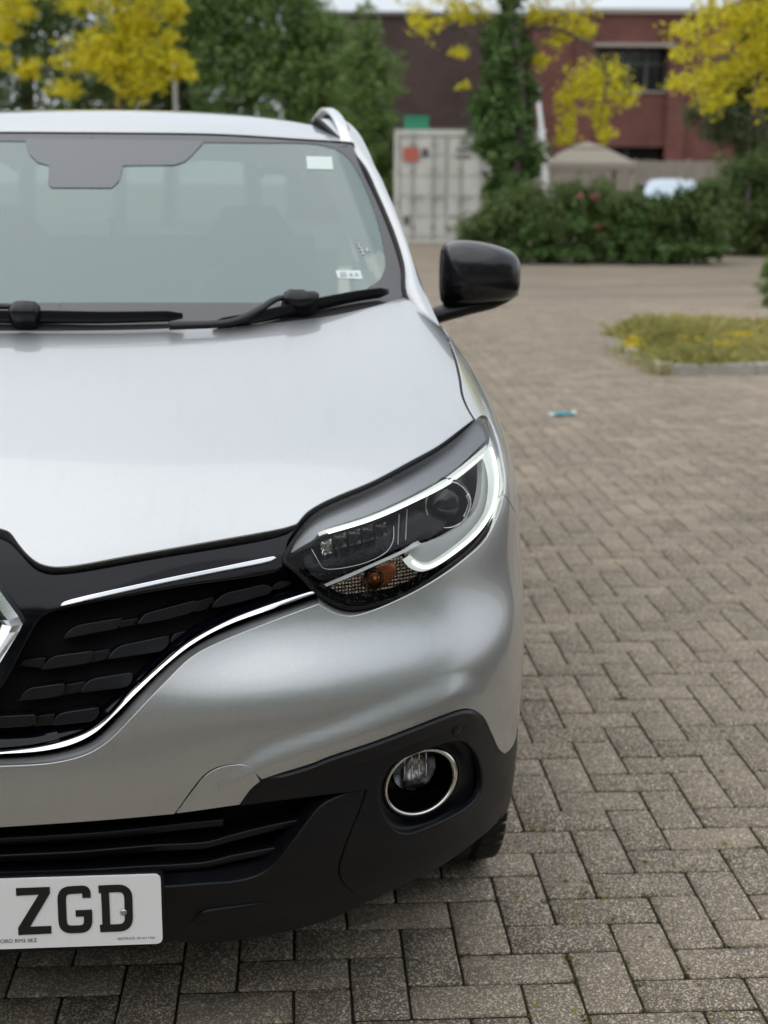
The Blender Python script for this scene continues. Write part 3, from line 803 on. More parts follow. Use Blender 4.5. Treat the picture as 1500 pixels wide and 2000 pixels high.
# ---- lower bumper: black fog-lamp surround, with pocket
POCKET = c6((318, 660), (345, 560), (420, 490), (560, 425), (700, 372), (800, 345), (880, 348), (945, 415), (985, 530), (990, 620), (965, 705), (900, 775), (780, 850), (640, 915), (500, 955), (415, 925), (345, 820))
POCKET = [tuple(p) for p in spline(POCKET, 6, closed=True)]; POCKET.append(POCKET[0])
FB_LOW = [(971, 1606), (947, 1628), (916, 1653), (855, 1696), (793, 1726), (725, 1760)]
VSEAM = [(722, 1541), (707, 1587), (690, 1628), (675, 1668), (667, 1704), (675, 1724), (694, 1744), (724, 1760)]
surround = panel(FRONT, [[(470, 1572), (476, 1559), (490, 1541)], [(490, 1541), (513, 1524)]+[(a+.5, b_+3) for a, b_ in TRIM[3:-1]]+[(987, 1474)], [(987, 1474), (1000, 1463), (1009, 1443)],
      arch(.437, 18, 46, 6), arch(.39, 46, 0, 9), [(.89, .545, .30), (.88, .54, .262)], FB_LOW, VSEAM[::-1], [(722, 1541), (650, 1549), (560, 1560), (506, 1567), (470, 1572)]],
      off=-.002, step=.011, depth=.030, rad=.0035, holes=[[POCKET]], hole_depth=.010)
# proud ledge along the top of the black trim
_a = [(a, b_+1.5) for a, b_ in TRIM[2:13]]; _n = 90
A = resample(outline(FRONT, [_a], -.003, closed=False), n=_n); B = resample(outline(FRONT, [[(a+.5, b_+9) for a, b_ in _a]], .007, closed=False), n=_n)
C = resample(outline(FRONT, [[(a+1.5, b_+34) for a, b_ in _a]], -.0025, closed=False), n=_n)
_f = (sstep(0, .12, np.linspace(0, 1, _n))*(1-sstep(.86, 1, np.linspace(0, 1, _n))))[:, None]
B = B*_f+(A*.75+C*.25)*(1-_f)
surround = surround+ribbon(A, B, 3, .0012, (0, -.5, .85))+ribbon(B, C, 3, .0, (0, -1, 0))
RING = c6((365, 640), (378, 560), (438, 482), (520, 435), (600, 412), (680, 401), (750, 420), (800, 480), (818, 560), (802, 650), (742, 730), (650, 792), (560, 827), (490, 835), (430, 810), (385, 740))
_rp = np.array(RING); _c = _rp.mean(0); _q = _rp-_c
_m = np.linalg.lstsq(np.stack([_q[:, 0]**2, _q[:, 0]*_q[:, 1], _q[:, 1]**2], 1), np.ones(len(_q)), rcond=None)[0]
_th = np.linspace(0, 2*math.pi, 48, endpoint=False)
RING = [tuple(_c+np.array([math.cos(t), math.sin(t)])/math.sqrt(_m[0]*math.cos(t)**2+_m[1]*math.cos(t)*math.sin(t)+_m[2]*math.sin(t)**2)) for t in _th]
ring_c = FRONT.trace([np.mean(RING, 0)], -.040)[0]
RN = np.array([.30, -1, .04]); RN /= np.linalg.norm(RN)
ringp = at_plane(spline(RING, 6, closed=True), ring_c, RN)
mouth = outline(FRONT, [POCKET], -.012)
mouth = resample(mouth, n=120, closed=True)
def align(A, B):
    """rotate loop B to start nearest A's start and run the same way"""
    best = None
    for rev in (False, True):
        C = B[::-1] if rev else B
        for k in range(len(C)):
            D = np.roll(C, -k, 0); d = ((D-A)**2).sum()
            if best is None or d < best[0]: best = (d, D)
    return best[1]
def closed_ribbon(A, B, n, bulge=0, direction=None):
    A = np.vstack([A, A[:1]]); B = np.vstack([B, B[:1]]); return ribbon(A, B, n, bulge, direction)
rl = align(mouth, resample(ringp, n=120, closed=True))
rc = rl.mean(0)
grow = rc+(rl-rc)*1.06+RN*.002
pk = closed_ribbon(mouth, grow, 8, -.010, (0, -1, .2))
pk = pk+closed_ribbon(grow, rc+(rl-rc)*.98-RN*.01, 2)
surround = surround+pk
fogp = [surround.build("fog_lamp_surround", "black_plastic", car), surround.mirrored().build("fog_lamp_surround", "black_plastic", car)]
dp = closed_ribbon(rc+(rl-rc)*.99, rc+(rl-rc)*.86-RN*.055, 4)
fl = rc+(rl-rc)*.86-RN*.055
dp = dp+Geo(np.vstack([fl, fl.mean(0)[None]]), [(i, (i+1) % len(fl), len(fl)) for i in range(len(fl))])
fogs = both(dp, "fog_lamp", "lamp_black", (car, car))
both(closed_ribbon(rc+(rl-rc)*1.02+RN*.002, rc+(rl-rc)*.89+RN*.001, 6, .003, tuple(RN)), "chrome_ring", "brushed_ring", fogs)
fc = rc-RN*.030+np.array([0, 0, .014])
both(lathe([(.041, -.008), (.041, .006), (.039, .009)], fc, RN, 32), "lamp_barrel", "lamp_black", fogs)
fgl = lathe([(.0385, .004), (.034, .012), (.024, .018), (.010, .021), (.0, .0215)], fc, RN, 32)
both(lathe([(.038, .002), (.028, -.010), (.012, -.018), (.0, -.02)], fc, RN, 32), "lamp_reflector", "dark_chrome", fogs)
both(fgl, "lens_cover", "lamp_clear", fogs)
for k in range(4):
    a_ = fc+RN*.008+np.array([-.018+.012*k, .004*k-.006, .002])
    both(tube(np.array([a_+np.array([0, 0, -.020]), a_+np.array([0, -.003, .0]), a_+np.array([0, 0, .026])]), .0019, 6, up=(0, 1, 0)), "lens_flute", "chrome", fogs)
# parking sensor
ps = FRONT.trace(c6((830, 272)), -.002)[0]; pn = normal(ps[None])[0]
for o_, sgn in zip(fogp, (1, -1)):
    g = lathe([(.0135, -.004), (.0135, .0005), (.0125, .0012), (.0118, .0002), (.011, .0010), (.0, .0014)], ps, pn, 24)
    (g if sgn > 0 else g.mirrored()).build("parking_sensor", "black_satin", o_)

# ---- lower valance
VAL_TOP = [cp(1742, off=-.004), (0, 1742), (314, 1737), (400, 1731), (456, 1727), (507, 1714), (537, 1694), (567, 1658), (608, 1603), (633, 1575), (669, 1557), (700, 1547), (712, 1544)]
VAL_BOT = [(719, 1760), (659, 1790), (557, 1820), (446, 1838), (375, 1843), (355, 1838), (250, 1850), (0, 1866), cp(1870, off=-.004)]
vs = [(a-9.0, b_) for a, b_ in VSEAM]
val = panel(FRONT, [VAL_TOP, vs, VAL_BOT, [(0, 0, .26), (0, 0, .33), (0, 0, .38)]], off=-.004, step=.012, depth=.035, rad=.0045)
val = val.sym().build("lower_valance", "black_plastic", car)
# pressed crease in the valance
cr = FRONT.trace(resample(spline([(372, 1808), (380, 1795), (398, 1782), (450, 1773), (507, 1765), (556, 1762)], 8), 4), -.006)
w = np.interp(np.linspace(0, 1, len(cr)), [0, .15, .7, 1], [.3, 1, .7, .1])
g = tube(cr, .0085*w, 10); g.build("pressed_crease", "black_plastic", val); g.mirrored().build("pressed_crease", "black_plastic", val)

# ---- lower air intake with slats
li_top = [cp(1600, off=-.09), (0, 1597), (340, 1575), (480, 1556), (600, 1550), (722, 1535)]
li_bot = [(722, 1535), (690, 1580), (640, 1640), (600, 1690), (540, 1725), (460, 1745), (300, 1755), cp(1765, off=-.09)]
L = outline(FRONT, [li_top, li_bot, [(0, .1, .40), (0, .1, .5)]], -.09)
g, _ = fill(FRONT, L, -.09, .03)
def wallr(curve, a, b_, n=90):
    return ribbon(resample(outline(FRONT, [curve], a, closed=False), n=n), resample(outline(FRONT, [curve], b_, closed=False), n=n), 2)
g = g+wallr(VAL_TOP, -.006, -.09)+wallr([(470, 1572), (340, 1590), (0, 1616), cp(1619)], -.008, -.09)+wallr([(722, 1541), (560, 1560), (470, 1572)], -.01, -.09)
intake = g.sym().build("lower_intake", "black_matt", car)
def slat(pts, off=-.03, h=.007, d=.055):
    P = resample(FRONT.trace(resample(spline(pts, 10), 5), off), n=70); P[0, 0] = 0
    q = [(0, 0), (.0025, .35*h), (.006, .5*h), (d, .35*h), (d, -1.3*h), (.006, -1.5*h), (.0015, -1.2*h)]
    V = np.concatenate([[p+np.array([0, a, b_]) for a, b_ in q] for p in P]); m_ = len(q)
    F = [(i*m_+k, i*m_+(k+1) % m_, (i+1)*m_+(k+1) % m_, (i+1)*m_+k) for i in range(len(P)-1) for k in range(m_)]
    g = Geo(V, F)
    if (g.N[::m_]@np.array([0, -1.0, 0])).sum() < 0: g = Geo(V, [f[::-1] for f in F])
    return g
for pts in ([cp(1643, off=-.03)]+c5((0, 475), (400, 450), (600, 430), (700, 418), (860, 402)),
            [cp(1677, off=-.03)]+c5((0, 540), (300, 525), (600, 500), (720, 495), (800, 488), (900, 460), (1040, 425), (1190, 395)),
            [cp(1708, off=-.03)]+c5((0, 607), (300, 597), (500, 585), (720, 573), (800, 565), (900, 540), (1090, 505)),
            [cp(1736, off=-.03)]+c5((0, 662), (300, 650), (620, 630), (800, 612), (930, 590))):
    slat(pts).sym().build("intake_slat", "black_satin", intake)

# ---- number plate
PY = -.006
pn_ = np.array([0, -1.0, .02])
pp = np.array([0.0, PY, .375])
def pl(px): return at_plane(px, pp, pn_)
tr_, br_ = pl([(307, 1708)])[0], pl([(313, 1843)])[0]
px1, pz1, pz0 = .26, tr_[2], tr_[2]-.111
def rrect(x0, x1, z0, z1, r, y):
    o = []
    for cx, cz, a0 in ((x1-r, z1-r, 0), (x0+r, z1-r, 90), (x0+r, z0+r, 180), (x1-r, z0+r, 270)):
        for a in np.linspace(a0, a0+90, 6): o.append((cx+r*math.cos(math.radians(a)), y, cz+r*math.sin(math.radians(a))))
    return np.array(o)
plate = prism(rrect(-.26, .26, pz0, pz1, .009, PY), (0, .004, 0)).build("number_plate", "plate_white", car)
prism(rrect(-.264, .264, pz0-.003, pz1+.003, .010, PY+.0041), (0, .012, 0)).build("plate_holder", "black_satin", plate)
def glyph(name, polys):
    g = None
    for P in polys:
        q = pl(c5(*P)); q[:, 1] = PY-.0012
        k = prism(q, (0, .001, 0)); g = k if g is None else g+k
    return g.build(name, "plate_black", plate)
glyph("character_z", [[(62, 659), (192, 654), (193, 679), (116, 809), (198, 806), (198, 835), (71, 841), (70, 813), (150, 683), (63, 688)]])
# G and D as closed strokes cut open
def stroke(path, w, lift=0.0):
    P = pl(c5(*path))
    P2 = P[:, [0, 2]]; T = np.gradient(P2, axis=0); T /= np.linalg.norm(T, axis=1, keepdims=True); Nn = np.stack([-T[:, 1], T[:, 0]], 1)
    h = w/2/1.97368/1341
    A, B = P2+Nn*h, P2-Nn*h
    V = [(a[0], PY-.0012-lift, a[1]) for a in A]+[(a[0], PY-.0012-lift, a[1]) for a in B]; k = len(A)
    V += [(v[0], PY-.0002, v[2]) for v in V]
    F = [(i, i+1, k+i+1, k+i) for i in range(k-1)]
    F += [(i, i+1, 2*k+i+1, 2*k+i) for i in range(k-1)]+[(k+i, k+i+1, 3*k+i+1, 3*k+i) for i in range(k-1)]+[(0, k, 3*k, 2*k), (k-1, 2*k-1, 4*k-1, 3*k-1)]
    return flatten(Geo(V, F))
def rp(pts, r=22, n=6):
    """polyline with rounded corners"""
    P = [np.array(p, float) for p in pts]; o = [P[0]]
    for a, b_, c in zip(P, P[1:], P[2:]):
        u1, u2 = (a-b_), (c-b_); l1, l2 = np.linalg.norm(u1), np.linalg.norm(u2); rr = min(r, l1*.49, l2*.49)
        s_, e_ = b_+u1/l1*rr, b_+u2/l2*rr
        for t in np.linspace(0, 1, n): o.append((1-t)**2*s_+2*t*(1-t)*b_+t*t*e_)
    o.append(P[-1]); return [tuple(p) for p in resample(np.array(o), 2.5)]
(stroke(rp([(334, 696), (333, 663), (237, 668), (243, 821), (341, 817), (339, 750)], 34), 32)+stroke([(292, 757), (320, 756), (355, 754)], 26, .0004)).build("character_g", "plate_black", plate)
(stroke(rp([(380, 663), (494, 658), (498, 812), (386, 816)], 40), 31)+stroke([(404, 652), (408, 740), (411, 828)], 30, .0004)).build("character_d", "plate_black", plate)
def text(name, s_, size, px, align_x='LEFT'):
    cu = bpy.data.curves.new(name, 'FONT'); cu.body = s_; cu.size = size; cu.align_x = align_x
    me = bpy.data.objects.new(name, cu)
    dg = bpy.context.evaluated_depsgraph_get(); COL.objects.link(me); dg.update()
    ms = bpy.data.meshes.new_from_object(me.evaluated_get(dg)); bpy.data.objects.remove(me)
    ms.materials.append(MATS["plate_black"]); o = bpy.data.objects.new(name, ms); p = pl([px])[0]
    o.location = (p[0], PY-.0008, p[2]); o.rotation_euler = (math.pi/2, 0, 0)
    return link(o, plate)
text("small_print", "MFORD RM3 0EZ", .0085, (-14, 1843))
text("small_print", "BESTPLATE  BS AU 145d", .0052, (230, 1836))
sc_ = pl(c5((477, 752)))[0]; sc_[1] = PY
lathe([(.0052, .0), (.005, -.0022), (.0035, -.0034), (.0015, -.0036), (.0012, -.0022), (0, -.0022)], sc_, (0, 1, 0), 20).build("screw", "steel", plate)
# ---- windscreen, pillars, roof
gt = c1((0, 150), (400, 150), (800, 160), (1100, 178), (1285, 190)); gs = c1((1290, 196), (1340, 295), (1400, 425), (1445, 540), (1470, 620), (1482, 700), (1484, 745))
GT = [cp(262, GLASS)]+[p for p in gt if p[0] > 240]; GS = gs
GB = [(791, 590), (740, 605), (640, 640), (450, 655), cp(660, GLASS)]
Lg = outline(GLASS, [GT, GS, GB, [(0, 0, 1.10), (0, 0, 1.3), (0, 0, 1.51)]], 0, .02)
g, loops = fill(GLASS, Lg, 0, .03)
def gflat(g): return g
ws = g.sym(); ws.build("windscreen", "windscreen_glass", car); windscreen = car.children[-1]
# black printed border on the inside of the glass
clear = [cp(278, GLASS)]
def frit(outer, inner, n=120):
    A = resample(outline(GLASS, outer, .0015, closed=False), n=n); B = resample(outline(GLASS, inner, .0015, closed=False), n=n)
    return ribbon(A, B, 1, direction=(0, -.5, .85))
FO = .0015
border = frit([GT], [[cp(277, GLASS), (400, 278), (506, 279), (613, 281), (655, 290)]])
border = border+frit([GS], [c1((1225, 205), (1262, 228), (1300, 275), (1370, 430), (1405, 570), (1410, 640), (1395, 680), (1375, 700))])
border = border+frit([[(791, 577), (740, 605), (640, 640), (450, 655), cp(660, GLASS)]], [[(733, 553), (700, 572), (640, 588), (512, 591), (400, 591), cp(591, GLASS)]])
fr = border.sym().build("border_print", "frit", windscreen)
def glass_plate(pts, off, name, mat):
    P = GLASS.trace(resample(spline(pts, 6) if len(pts) > 6 else np.array(pts+[pts[0]], float), 4), off)[:-1]
    gg, _ = fill(GLASS, P, off, .03); gg.N = gg.N; return gg.build(name, mat, windscreen)
hp = c1((90, 170), (110, 230), (140, 258), (180, 268), (176, 335), (190, 349), (275, 349), (410, 350), (438, 322), (450, 268), (640, 266), (680, 252), (705, 228), (750, 178))
P = GLASS.trace(resample(np.array(hp+[hp[0]]), 4), .0022)[:-1]; gg, _ = fill(GLASS, P, .0022, .03); gg.build("sensor_housing", "sensor_grey", windscreen)
for pts in ([(598, 305), (648, 306), (651, 331), (600, 330)], [(655, 528), (704, 528), (708, 545), (660, 543)]):
    P = GLASS.trace(np.array(pts, float), .001); gg, _ = fill(GLASS, P, .001, .03); gg.build("sticker", "sticker", windscreen)
for pts in ([(664, 531), (676, 531), (677, 540), (665, 540)], [(682, 533), (688, 533), (689, 539), (683, 539)], [(693, 533), (699, 533), (700, 539), (694, 539)]):
    P = GLASS.trace(np.array(pts, float), .002); gg, _ = fill(GLASS, P, .002, .03); gg.build("sticker_mark", "lamp_grey", windscreen)
for a in ([(695, 474), (703, 478)], [(700, 478), (706, 487)], [(702, 490), (713, 489)], [(707, 486), (709, 498)], [(714, 488), (722, 490)], [(717, 484), (717, 493)], [(697, 482), (704, 484)], [(708, 495), (712, 497)]):
    P = GLASS.trace(np.array(a, float), .001); tube(resample(P, n=3), .0016, 5).build("paper_scrap", "lamp_white", windscreen)

# pillar and roof side: one swept frame from bonnet corner to tail
OUTER = [(835, 582), (815, 530), (800, 484), (768, 404), (735, 330), (704, 265), (672, 234)]
ys = [1.16, 1.28, 1.37, 1.55, 1.70, 1.84, 2.02]
po = np.array([at_y([p], y)[0] for p, y in zip(OUTER, ys)])
po = np.vstack([po, [(.635, 2.30, 1.566), (.632, 2.7, 1.568), (.62, 3.2, 1.562), (.60, 3.7, 1.515), (.58, 4.0, 1.46)]])
pi_ = GLASS.trace(resample(spline(GS[::-1], 8), n=40), .004)
Pin = [tuple(p) for p in resample(pi_, n=7)]+[(.565, 2.02, 1.572), (.56, 2.30, 1.582), (.555, 2.7, 1.586), (.54, 3.2, 1.578), (.52, 3.7, 1.53), (.50, 4.0, 1.475)]
Pin = np.array(Pin[:6]+Pin[7:])
po = np.vstack([[(.795, 1.02, 1.09)], po]); Pin = np.vstack([[(.765, 1.06, 1.09)], Pin])
A = resample(spline(po, 8), n=120); B = spline(Pin, 8); B = resample(B, n=120)
pil = ribbon(B, A, 8, np.interp(B[:, 1], [1.7, 1.95], [.014, .002])[:, None], (.5, -.4, .7))
Cc = A+np.array([-.035, .05, -.05]); pil = pil+ribbon(A, Cc, 3, .004, (1, 0, 0))
both(pil, "pillar_frame", "silver_paint", (car, car))
# weather strip beside the glass
both(tube(B+np.array([.001, 0, .001]), .005, 6), "glass_seal", "rubber", (car, car))
# roof panel
def roofz(x, y):
    c = np.interp(y, [1.70, 1.78, 1.85, 1.95, 2.05, 2.2, 2.5, 2.9, 3.4, 3.8, 4.1], [1.526, 1.552, 1.568, 1.585, 1.597, 1.606, 1.610, 1.604, 1.58, 1.545, 1.50])
    return c-.055*x*x-.22*np.abs(x)**4
tops = resample(GLASS.trace(resample(spline([cp(258, GLASS)]+[(a, b_-4) for a, b_ in GT[1:]]+[(692, 279)], 8), n=60), .004), n=41)
V = []; ny = 60
for i in range(41):
    t = i/40; xe = .575*t
    for j in range(ny):
        s_ = (j/(ny-1))**1.4; y = tops[i, 1]+(4.05-tops[i, 1])*s_
        x = tops[i, 0]*(1-s_)+xe*s_ if i else 0.0
        z0 = roofz(x, y); fz = tops[i, 2]-roofz(tops[i, 0], tops[i, 1])
        V.append((x, y, z0+fz*math.exp(-(y-tops[i, 1])/.12)))
F = [(i*ny+j, (i+1)*ny+j, (i+1)*ny+j+1, i*ny+j+1) for i in range(40) for j in range(ny-1)]
g = Geo(V, F)
if g.N[:, 2].sum() < 0: g = Geo(V, [f[::-1] for f in F])
roof = g.sym().build("roof", "silver_paint", car)
# roof rails
RAIL = [(.626, 1.80, 1.508), (.621, 1.85, 1.538), (.613, 1.92, 1.566), (.604, 2.01, 1.588), (.596, 2.12, 1.602), (.592, 2.3, 1.613), (.590, 2.7, 1.618), (.58, 3.2, 1.602), (.565, 3.55, 1.575), (.56, 3.68, 1.55), (.558, 3.74, 1.53)]
Pr = resample(spline(RAIL, 8), n=90)
w = np.interp(np.linspace(0, 1, 90), [0, .05, .12, .9, 1], [1.0, 1.1, 1.0, 1.0, .7])
both(tube(Pr, .0125*w, 12, up=(1, 0, 0), prof=[(-.55, -.95), (.1, -1.0), (.5, -.7), (.62, 0), (.5, .7), (.1, 1.0), (-.55, .95)]), "roof_rail", "alloy_rail" if "alloy_rail" in MATS else "silver_paint", (roof, roof))

both(tube(Pr[:70]+np.array([.017, .004, -.010]), .0065, 6, up=(1, 0, 0)), "rail_gap_shade", "black_matt", (roof, roof))  # black strip painting the shaded gap between rail and pillar
# ---- scuttle below the screen
sc1 = np.array([(0, .92, 1.085), (.3, .95, 1.085), (.55, 1.02, 1.10), (.72, 1.15, 1.135)]); sc2 = np.array([(0, 1.05, 1.125), (.3, 1.07, 1.128), (.55, 1.14, 1.145), (.73, 1.25, 1.18)])
ribbon(resample(spline(sc1, 8), n=40), resample(spline(sc2, 8), n=40), 3, direction=(0, 0, 1)).sym().build("scuttle_panel", "black_plastic", car)
# ---- wipers
def on_glass(pts, off): return GLASS.trace(np.array(pts, float), off)
def wiper(blade, arm, block, nm="wiper"):
    bl = resample(spline(on_glass(blade, .018), 6), n=40)
    k = tube(bl, np.interp(np.linspace(0, 1, 40), [0, .05, .5, .95, 1], [.005, .010, .0125, .010, .005]), prof=[(.35, -1.1), (.9, -.3), (.55, .25), (.15, 1.25), (-.15, 1.25), (-.55, .25), (-.9, -.3), (-.35, -1.1)], up=(0, -.5, .87))
    o = k.build(nm, "black_satin", car)
    ar = resample(spline(on_glass(arm, .035), 8), n=40)
    tube(ar, np.linspace(.010, .006, 40), 8, prof=[(1, -.4), (1, .3), (.5, .6), (-.5, .6), (-1, .3), (-1, -.4)], up=(0, -.5, .87)).build("wiper_arm", "black_satin", o)
    bb = resample(spline(on_glass(block, .026), 6), n=14)
    tube(bb, np.interp(np.linspace(0, 1, 14), [0, .15, .5, .85, 1], [.013, .021, .023, .021, .013]), 10, prof=[(1, -.9), (1, .7), (.6, 1), (-.6, 1), (-1, .7), (-1, -.9)], up=(0, -.5, .87)).build("blade_carrier", "black_satin", o)
    return o
wiper([(758, 570), (700, 578), (640, 590), (580, 603), (500, 620), (415, 634)], [(330, 636), (450, 629), (505, 605), (540, 584), (580, 578), (600, 580)], [(553, 584), (580, 590), (603, 588), (600, 580)])
wiper([(357, 617), (200, 620), (82, 619), (0, 619), (-220, 616)], [(-330, 640), (-200, 610), (-60, 597), (0, 598), (48, 600), (74, 604)], [(20, 612), (48, 613), (78, 613)])
# ---- cabin
cab = empty("cabin", (0, 0, 0), car)
def cbox(name, c, s_, mat="interior_dark", rz=0, taper=1.0): return box(np.array(c), s_, rz, taper).build(name, mat, cab)
dash = np.array([(0, 1.02, 1.06), (0, 1.2, 1.085), (0, 1.45, 1.09), (0, 1.60, 1.06), (0, 1.68, .98), (0, 1.70, .75)])
V = []
for i, x in enumerate(np.linspace(-.70, .70, 25)):
    for d_ in dash: V.append((x, d_[1]+.18*x*x*(1-(d_[1]-1.0)), d_[2]+(.02*math.exp(-((x+.36)/.2)**2) if d_[1] > 1.3 else 0)))
Geo(V, [(i*6+j, (i+1)*6+j, (i+1)*6+j+1, i*6+j+1) for i in range(24) for j in range(5)]).build("dashboard", "interior_dark", cab)
cbox("cabin_floor", (0, 2.6, .40), (1.5, 3.0, .06)); cbox("rear_bulkhead", (0, 3.95, .75), (1.4, .06, .8))
for x in (-.37, .37):
    b_ = [(x, 2.25, .62), (x, 2.32, .85), (x, 2.42, 1.08), (x, 2.45, 1.16)]
    tube(resample(spline(b_, 6), n=20), np.interp(np.linspace(0, 1, 20), [0, .3, .8, 1], [.24, .25, .21, .12]), 16, up=(1, 0, 0), prof=[(.36*math.cos(t), math.sin(t)) for t in np.linspace(0, 2*math.pi, 16, endpoint=False)]).build("seat_back", "interior_dark", cab)
    tube(np.array([(x, 2.44, 1.17), (x, 2.45, 1.25), (x, 2.46, 1.34)]), np.array([.09, .14, .08]), 14, up=(1, 0, 0), prof=[(.42*math.cos(t), math.sin(t)) for t in np.linspace(0, 2*math.pi, 14, endpoint=False)]).build("head_rest", "interior_dark", cab)
    cbox("seat_cushion", (x, 2.05, .58), (.5, .52, .18))
cbox("rear_seat", (0, 3.35, .85), (1.3, .2, .75), taper=.9)
hr = GLASS.trace(np.array([(0, 500)]), 0)[0]
st = [(-.37+.185*math.cos(t), 1.78+.07*math.sin(t), 1.02+.17*math.sin(t)) for t in np.linspace(0, 2*math.pi, 40, endpoint=False)]
tube(np.array(st), .014, 10, up=(0, 1, .4), closed=True).build("steering_wheel", "interior_dark", cab)
# pale arc painted in for light through the rear door window
ghp = at_y([(505, 346), (512, 334), (545, 333), (573, 342), (588, 362), (595, 392)], 2.6)
tube(resample(spline(ghp, 6), n=30), .014, 8).build("window_light_arc", "interior_light", cab)
hang = at_y([(219, 425), (219, 470)], 1.95); tube(hang, .012, 8, up=(0, 1, 0)).build("air_freshener", "interior_light", cab)
# headlining
V = [(x, y, roofz(x, y)-.035) for x in np.linspace(-.55, .55, 12) for y in np.linspace(1.85, 3.9, 16)]
Geo(V, [(i*16+j, i*16+j+1, (i+1)*16+j+1, (i+1)*16+j) for i in range(11) for j in range(15)]).build("headlining", "interior_light", cab)

# ---- doors, side glass, tail: simple but complete
def sp(segs, step=.03, depth=.012): return panel(SIDE, segs, step=step, depth=depth, rad=.003)
def door(y0, y1, arch_c=None):
    return [[(.88, y0, .44), (.88, y0, .7), (.88, y0, .95), (.85, y0, 1.04)], [(.83, y0+.03, 1.075), (.83, (y0+y1)/2, 1.08), (.83, y1, 1.09)], [(.85, y1+.005, 1.03), (.88, y1+.005, .8), (.88, y1, .44)], [(.88, y1, .44), (.88, y0, .44)]]
for y0, y1, hx in ((1.385, 2.42, 2.25), (2.435, 3.25, 3.1)):
    g = sp(door(y0, y1)); da, db = both(g, "door", "silver_paint", (car, car))
    hp_ = SIDE.snap(np.array([(.9, hx-.2, .93), (.9, hx-.1, .935), (.9, hx, .935)]))+np.array([.018, 0, 0])
    hg = tube(resample(spline(hp_, 6), n=12), .012, 8); hg.build("door_handle", "silver_paint", da); hg.mirrored().build("door_handle", "silver_paint", db)
q = sp([[(.85, 3.265, 1.03), (.88, 3.265, .8)], [(.88, 3.265, .62), (.9, 3.40, .78), (.9, 3.58, .82), (.9, 3.78, .77), (.9, 3.93, .62), (.9, 3.98, .45)], [(.88, 4.12, .42), (.85, 4.25, .6), (.8, 4.27, .8), (.76, 4.22, 1.0)], [(.78, 4.15, 1.08), (.80, 3.7, 1.10), (.83, 3.28, 1.09)]])
both(q, "rear_quarter", "silver_paint", (car, car))
g = sp([[(.88, 1.36, .20), (.88, 1.36, .32), (.88, 1.37, .43)], [(.88, 1.4, .435), (.88, 2.4, .435), (.88, 3.24, .435)], [(.88, 3.26, .43), (.88, 3.2, .20)], [(.88, 3.2, .20), (.88, 1.36, .20)]])
both(g, "sill_cladding", "black_plastic", (car, car))
# side windows follow pillar frame and shoulder
A = resample(A[18:104], n=60)-np.array([.02, 0, .02]); Bs = np.stack([np.interp(A[:, 1], [1.2, 2.4, 3.4, 4.2], [.775, .80, .795, .70]), A[:, 1], np.full(60, 1.09)], 1)
both(ribbon(A, Bs, 6, .012, (1, 0, .2)), "side_window", "side_glass", (car, car))
tg = box((0, 4.30, .70), (1.30, .10, .75), taper=.92).build("tailgate", "silver_paint", car)
flatten(Geo([(-.80, 4.24, 1.06), (.80, 4.24, 1.06), (.64, 3.98, 1.53), (-.64, 3.98, 1.53)], [(0, 1, 2, 3)])).build("rear_window", "side_glass", tg)
box((0, 2.4, .215), (1.35, 3.7, .03)).build("underbody", "black_matt", car)
for s_ in (-1, 1):
    for cy_ in (.93, 3.59):      # wheel arch liners
        V = []
        for k in range(15):
            a = math.radians(-8+196*k/14)
            for x in (.50, .86): V.append((s_*x, cy_-.40*math.cos(a), .345+.40*math.sin(a)))
        Geo(V, [(2*i, 2*i+1, 2*i+3, 2*i+2) for i in range(14)]).build("arch_liner", "black_matt", car)
        bx_ = box((s_*.48, cy_, .45), (.03, .84, .6)); bx_.build("arch_liner", "black_matt", car)
# arch cladding round the front wheel, above the bumper
g = panel(FRONT, [arch(.437, 47, 158, 14), arch(.39, 158, 47, 14)], off=-.002, step=.014, depth=.02, rad=.003)
both(g, "arch_cladding", "black_plastic", (car, car))

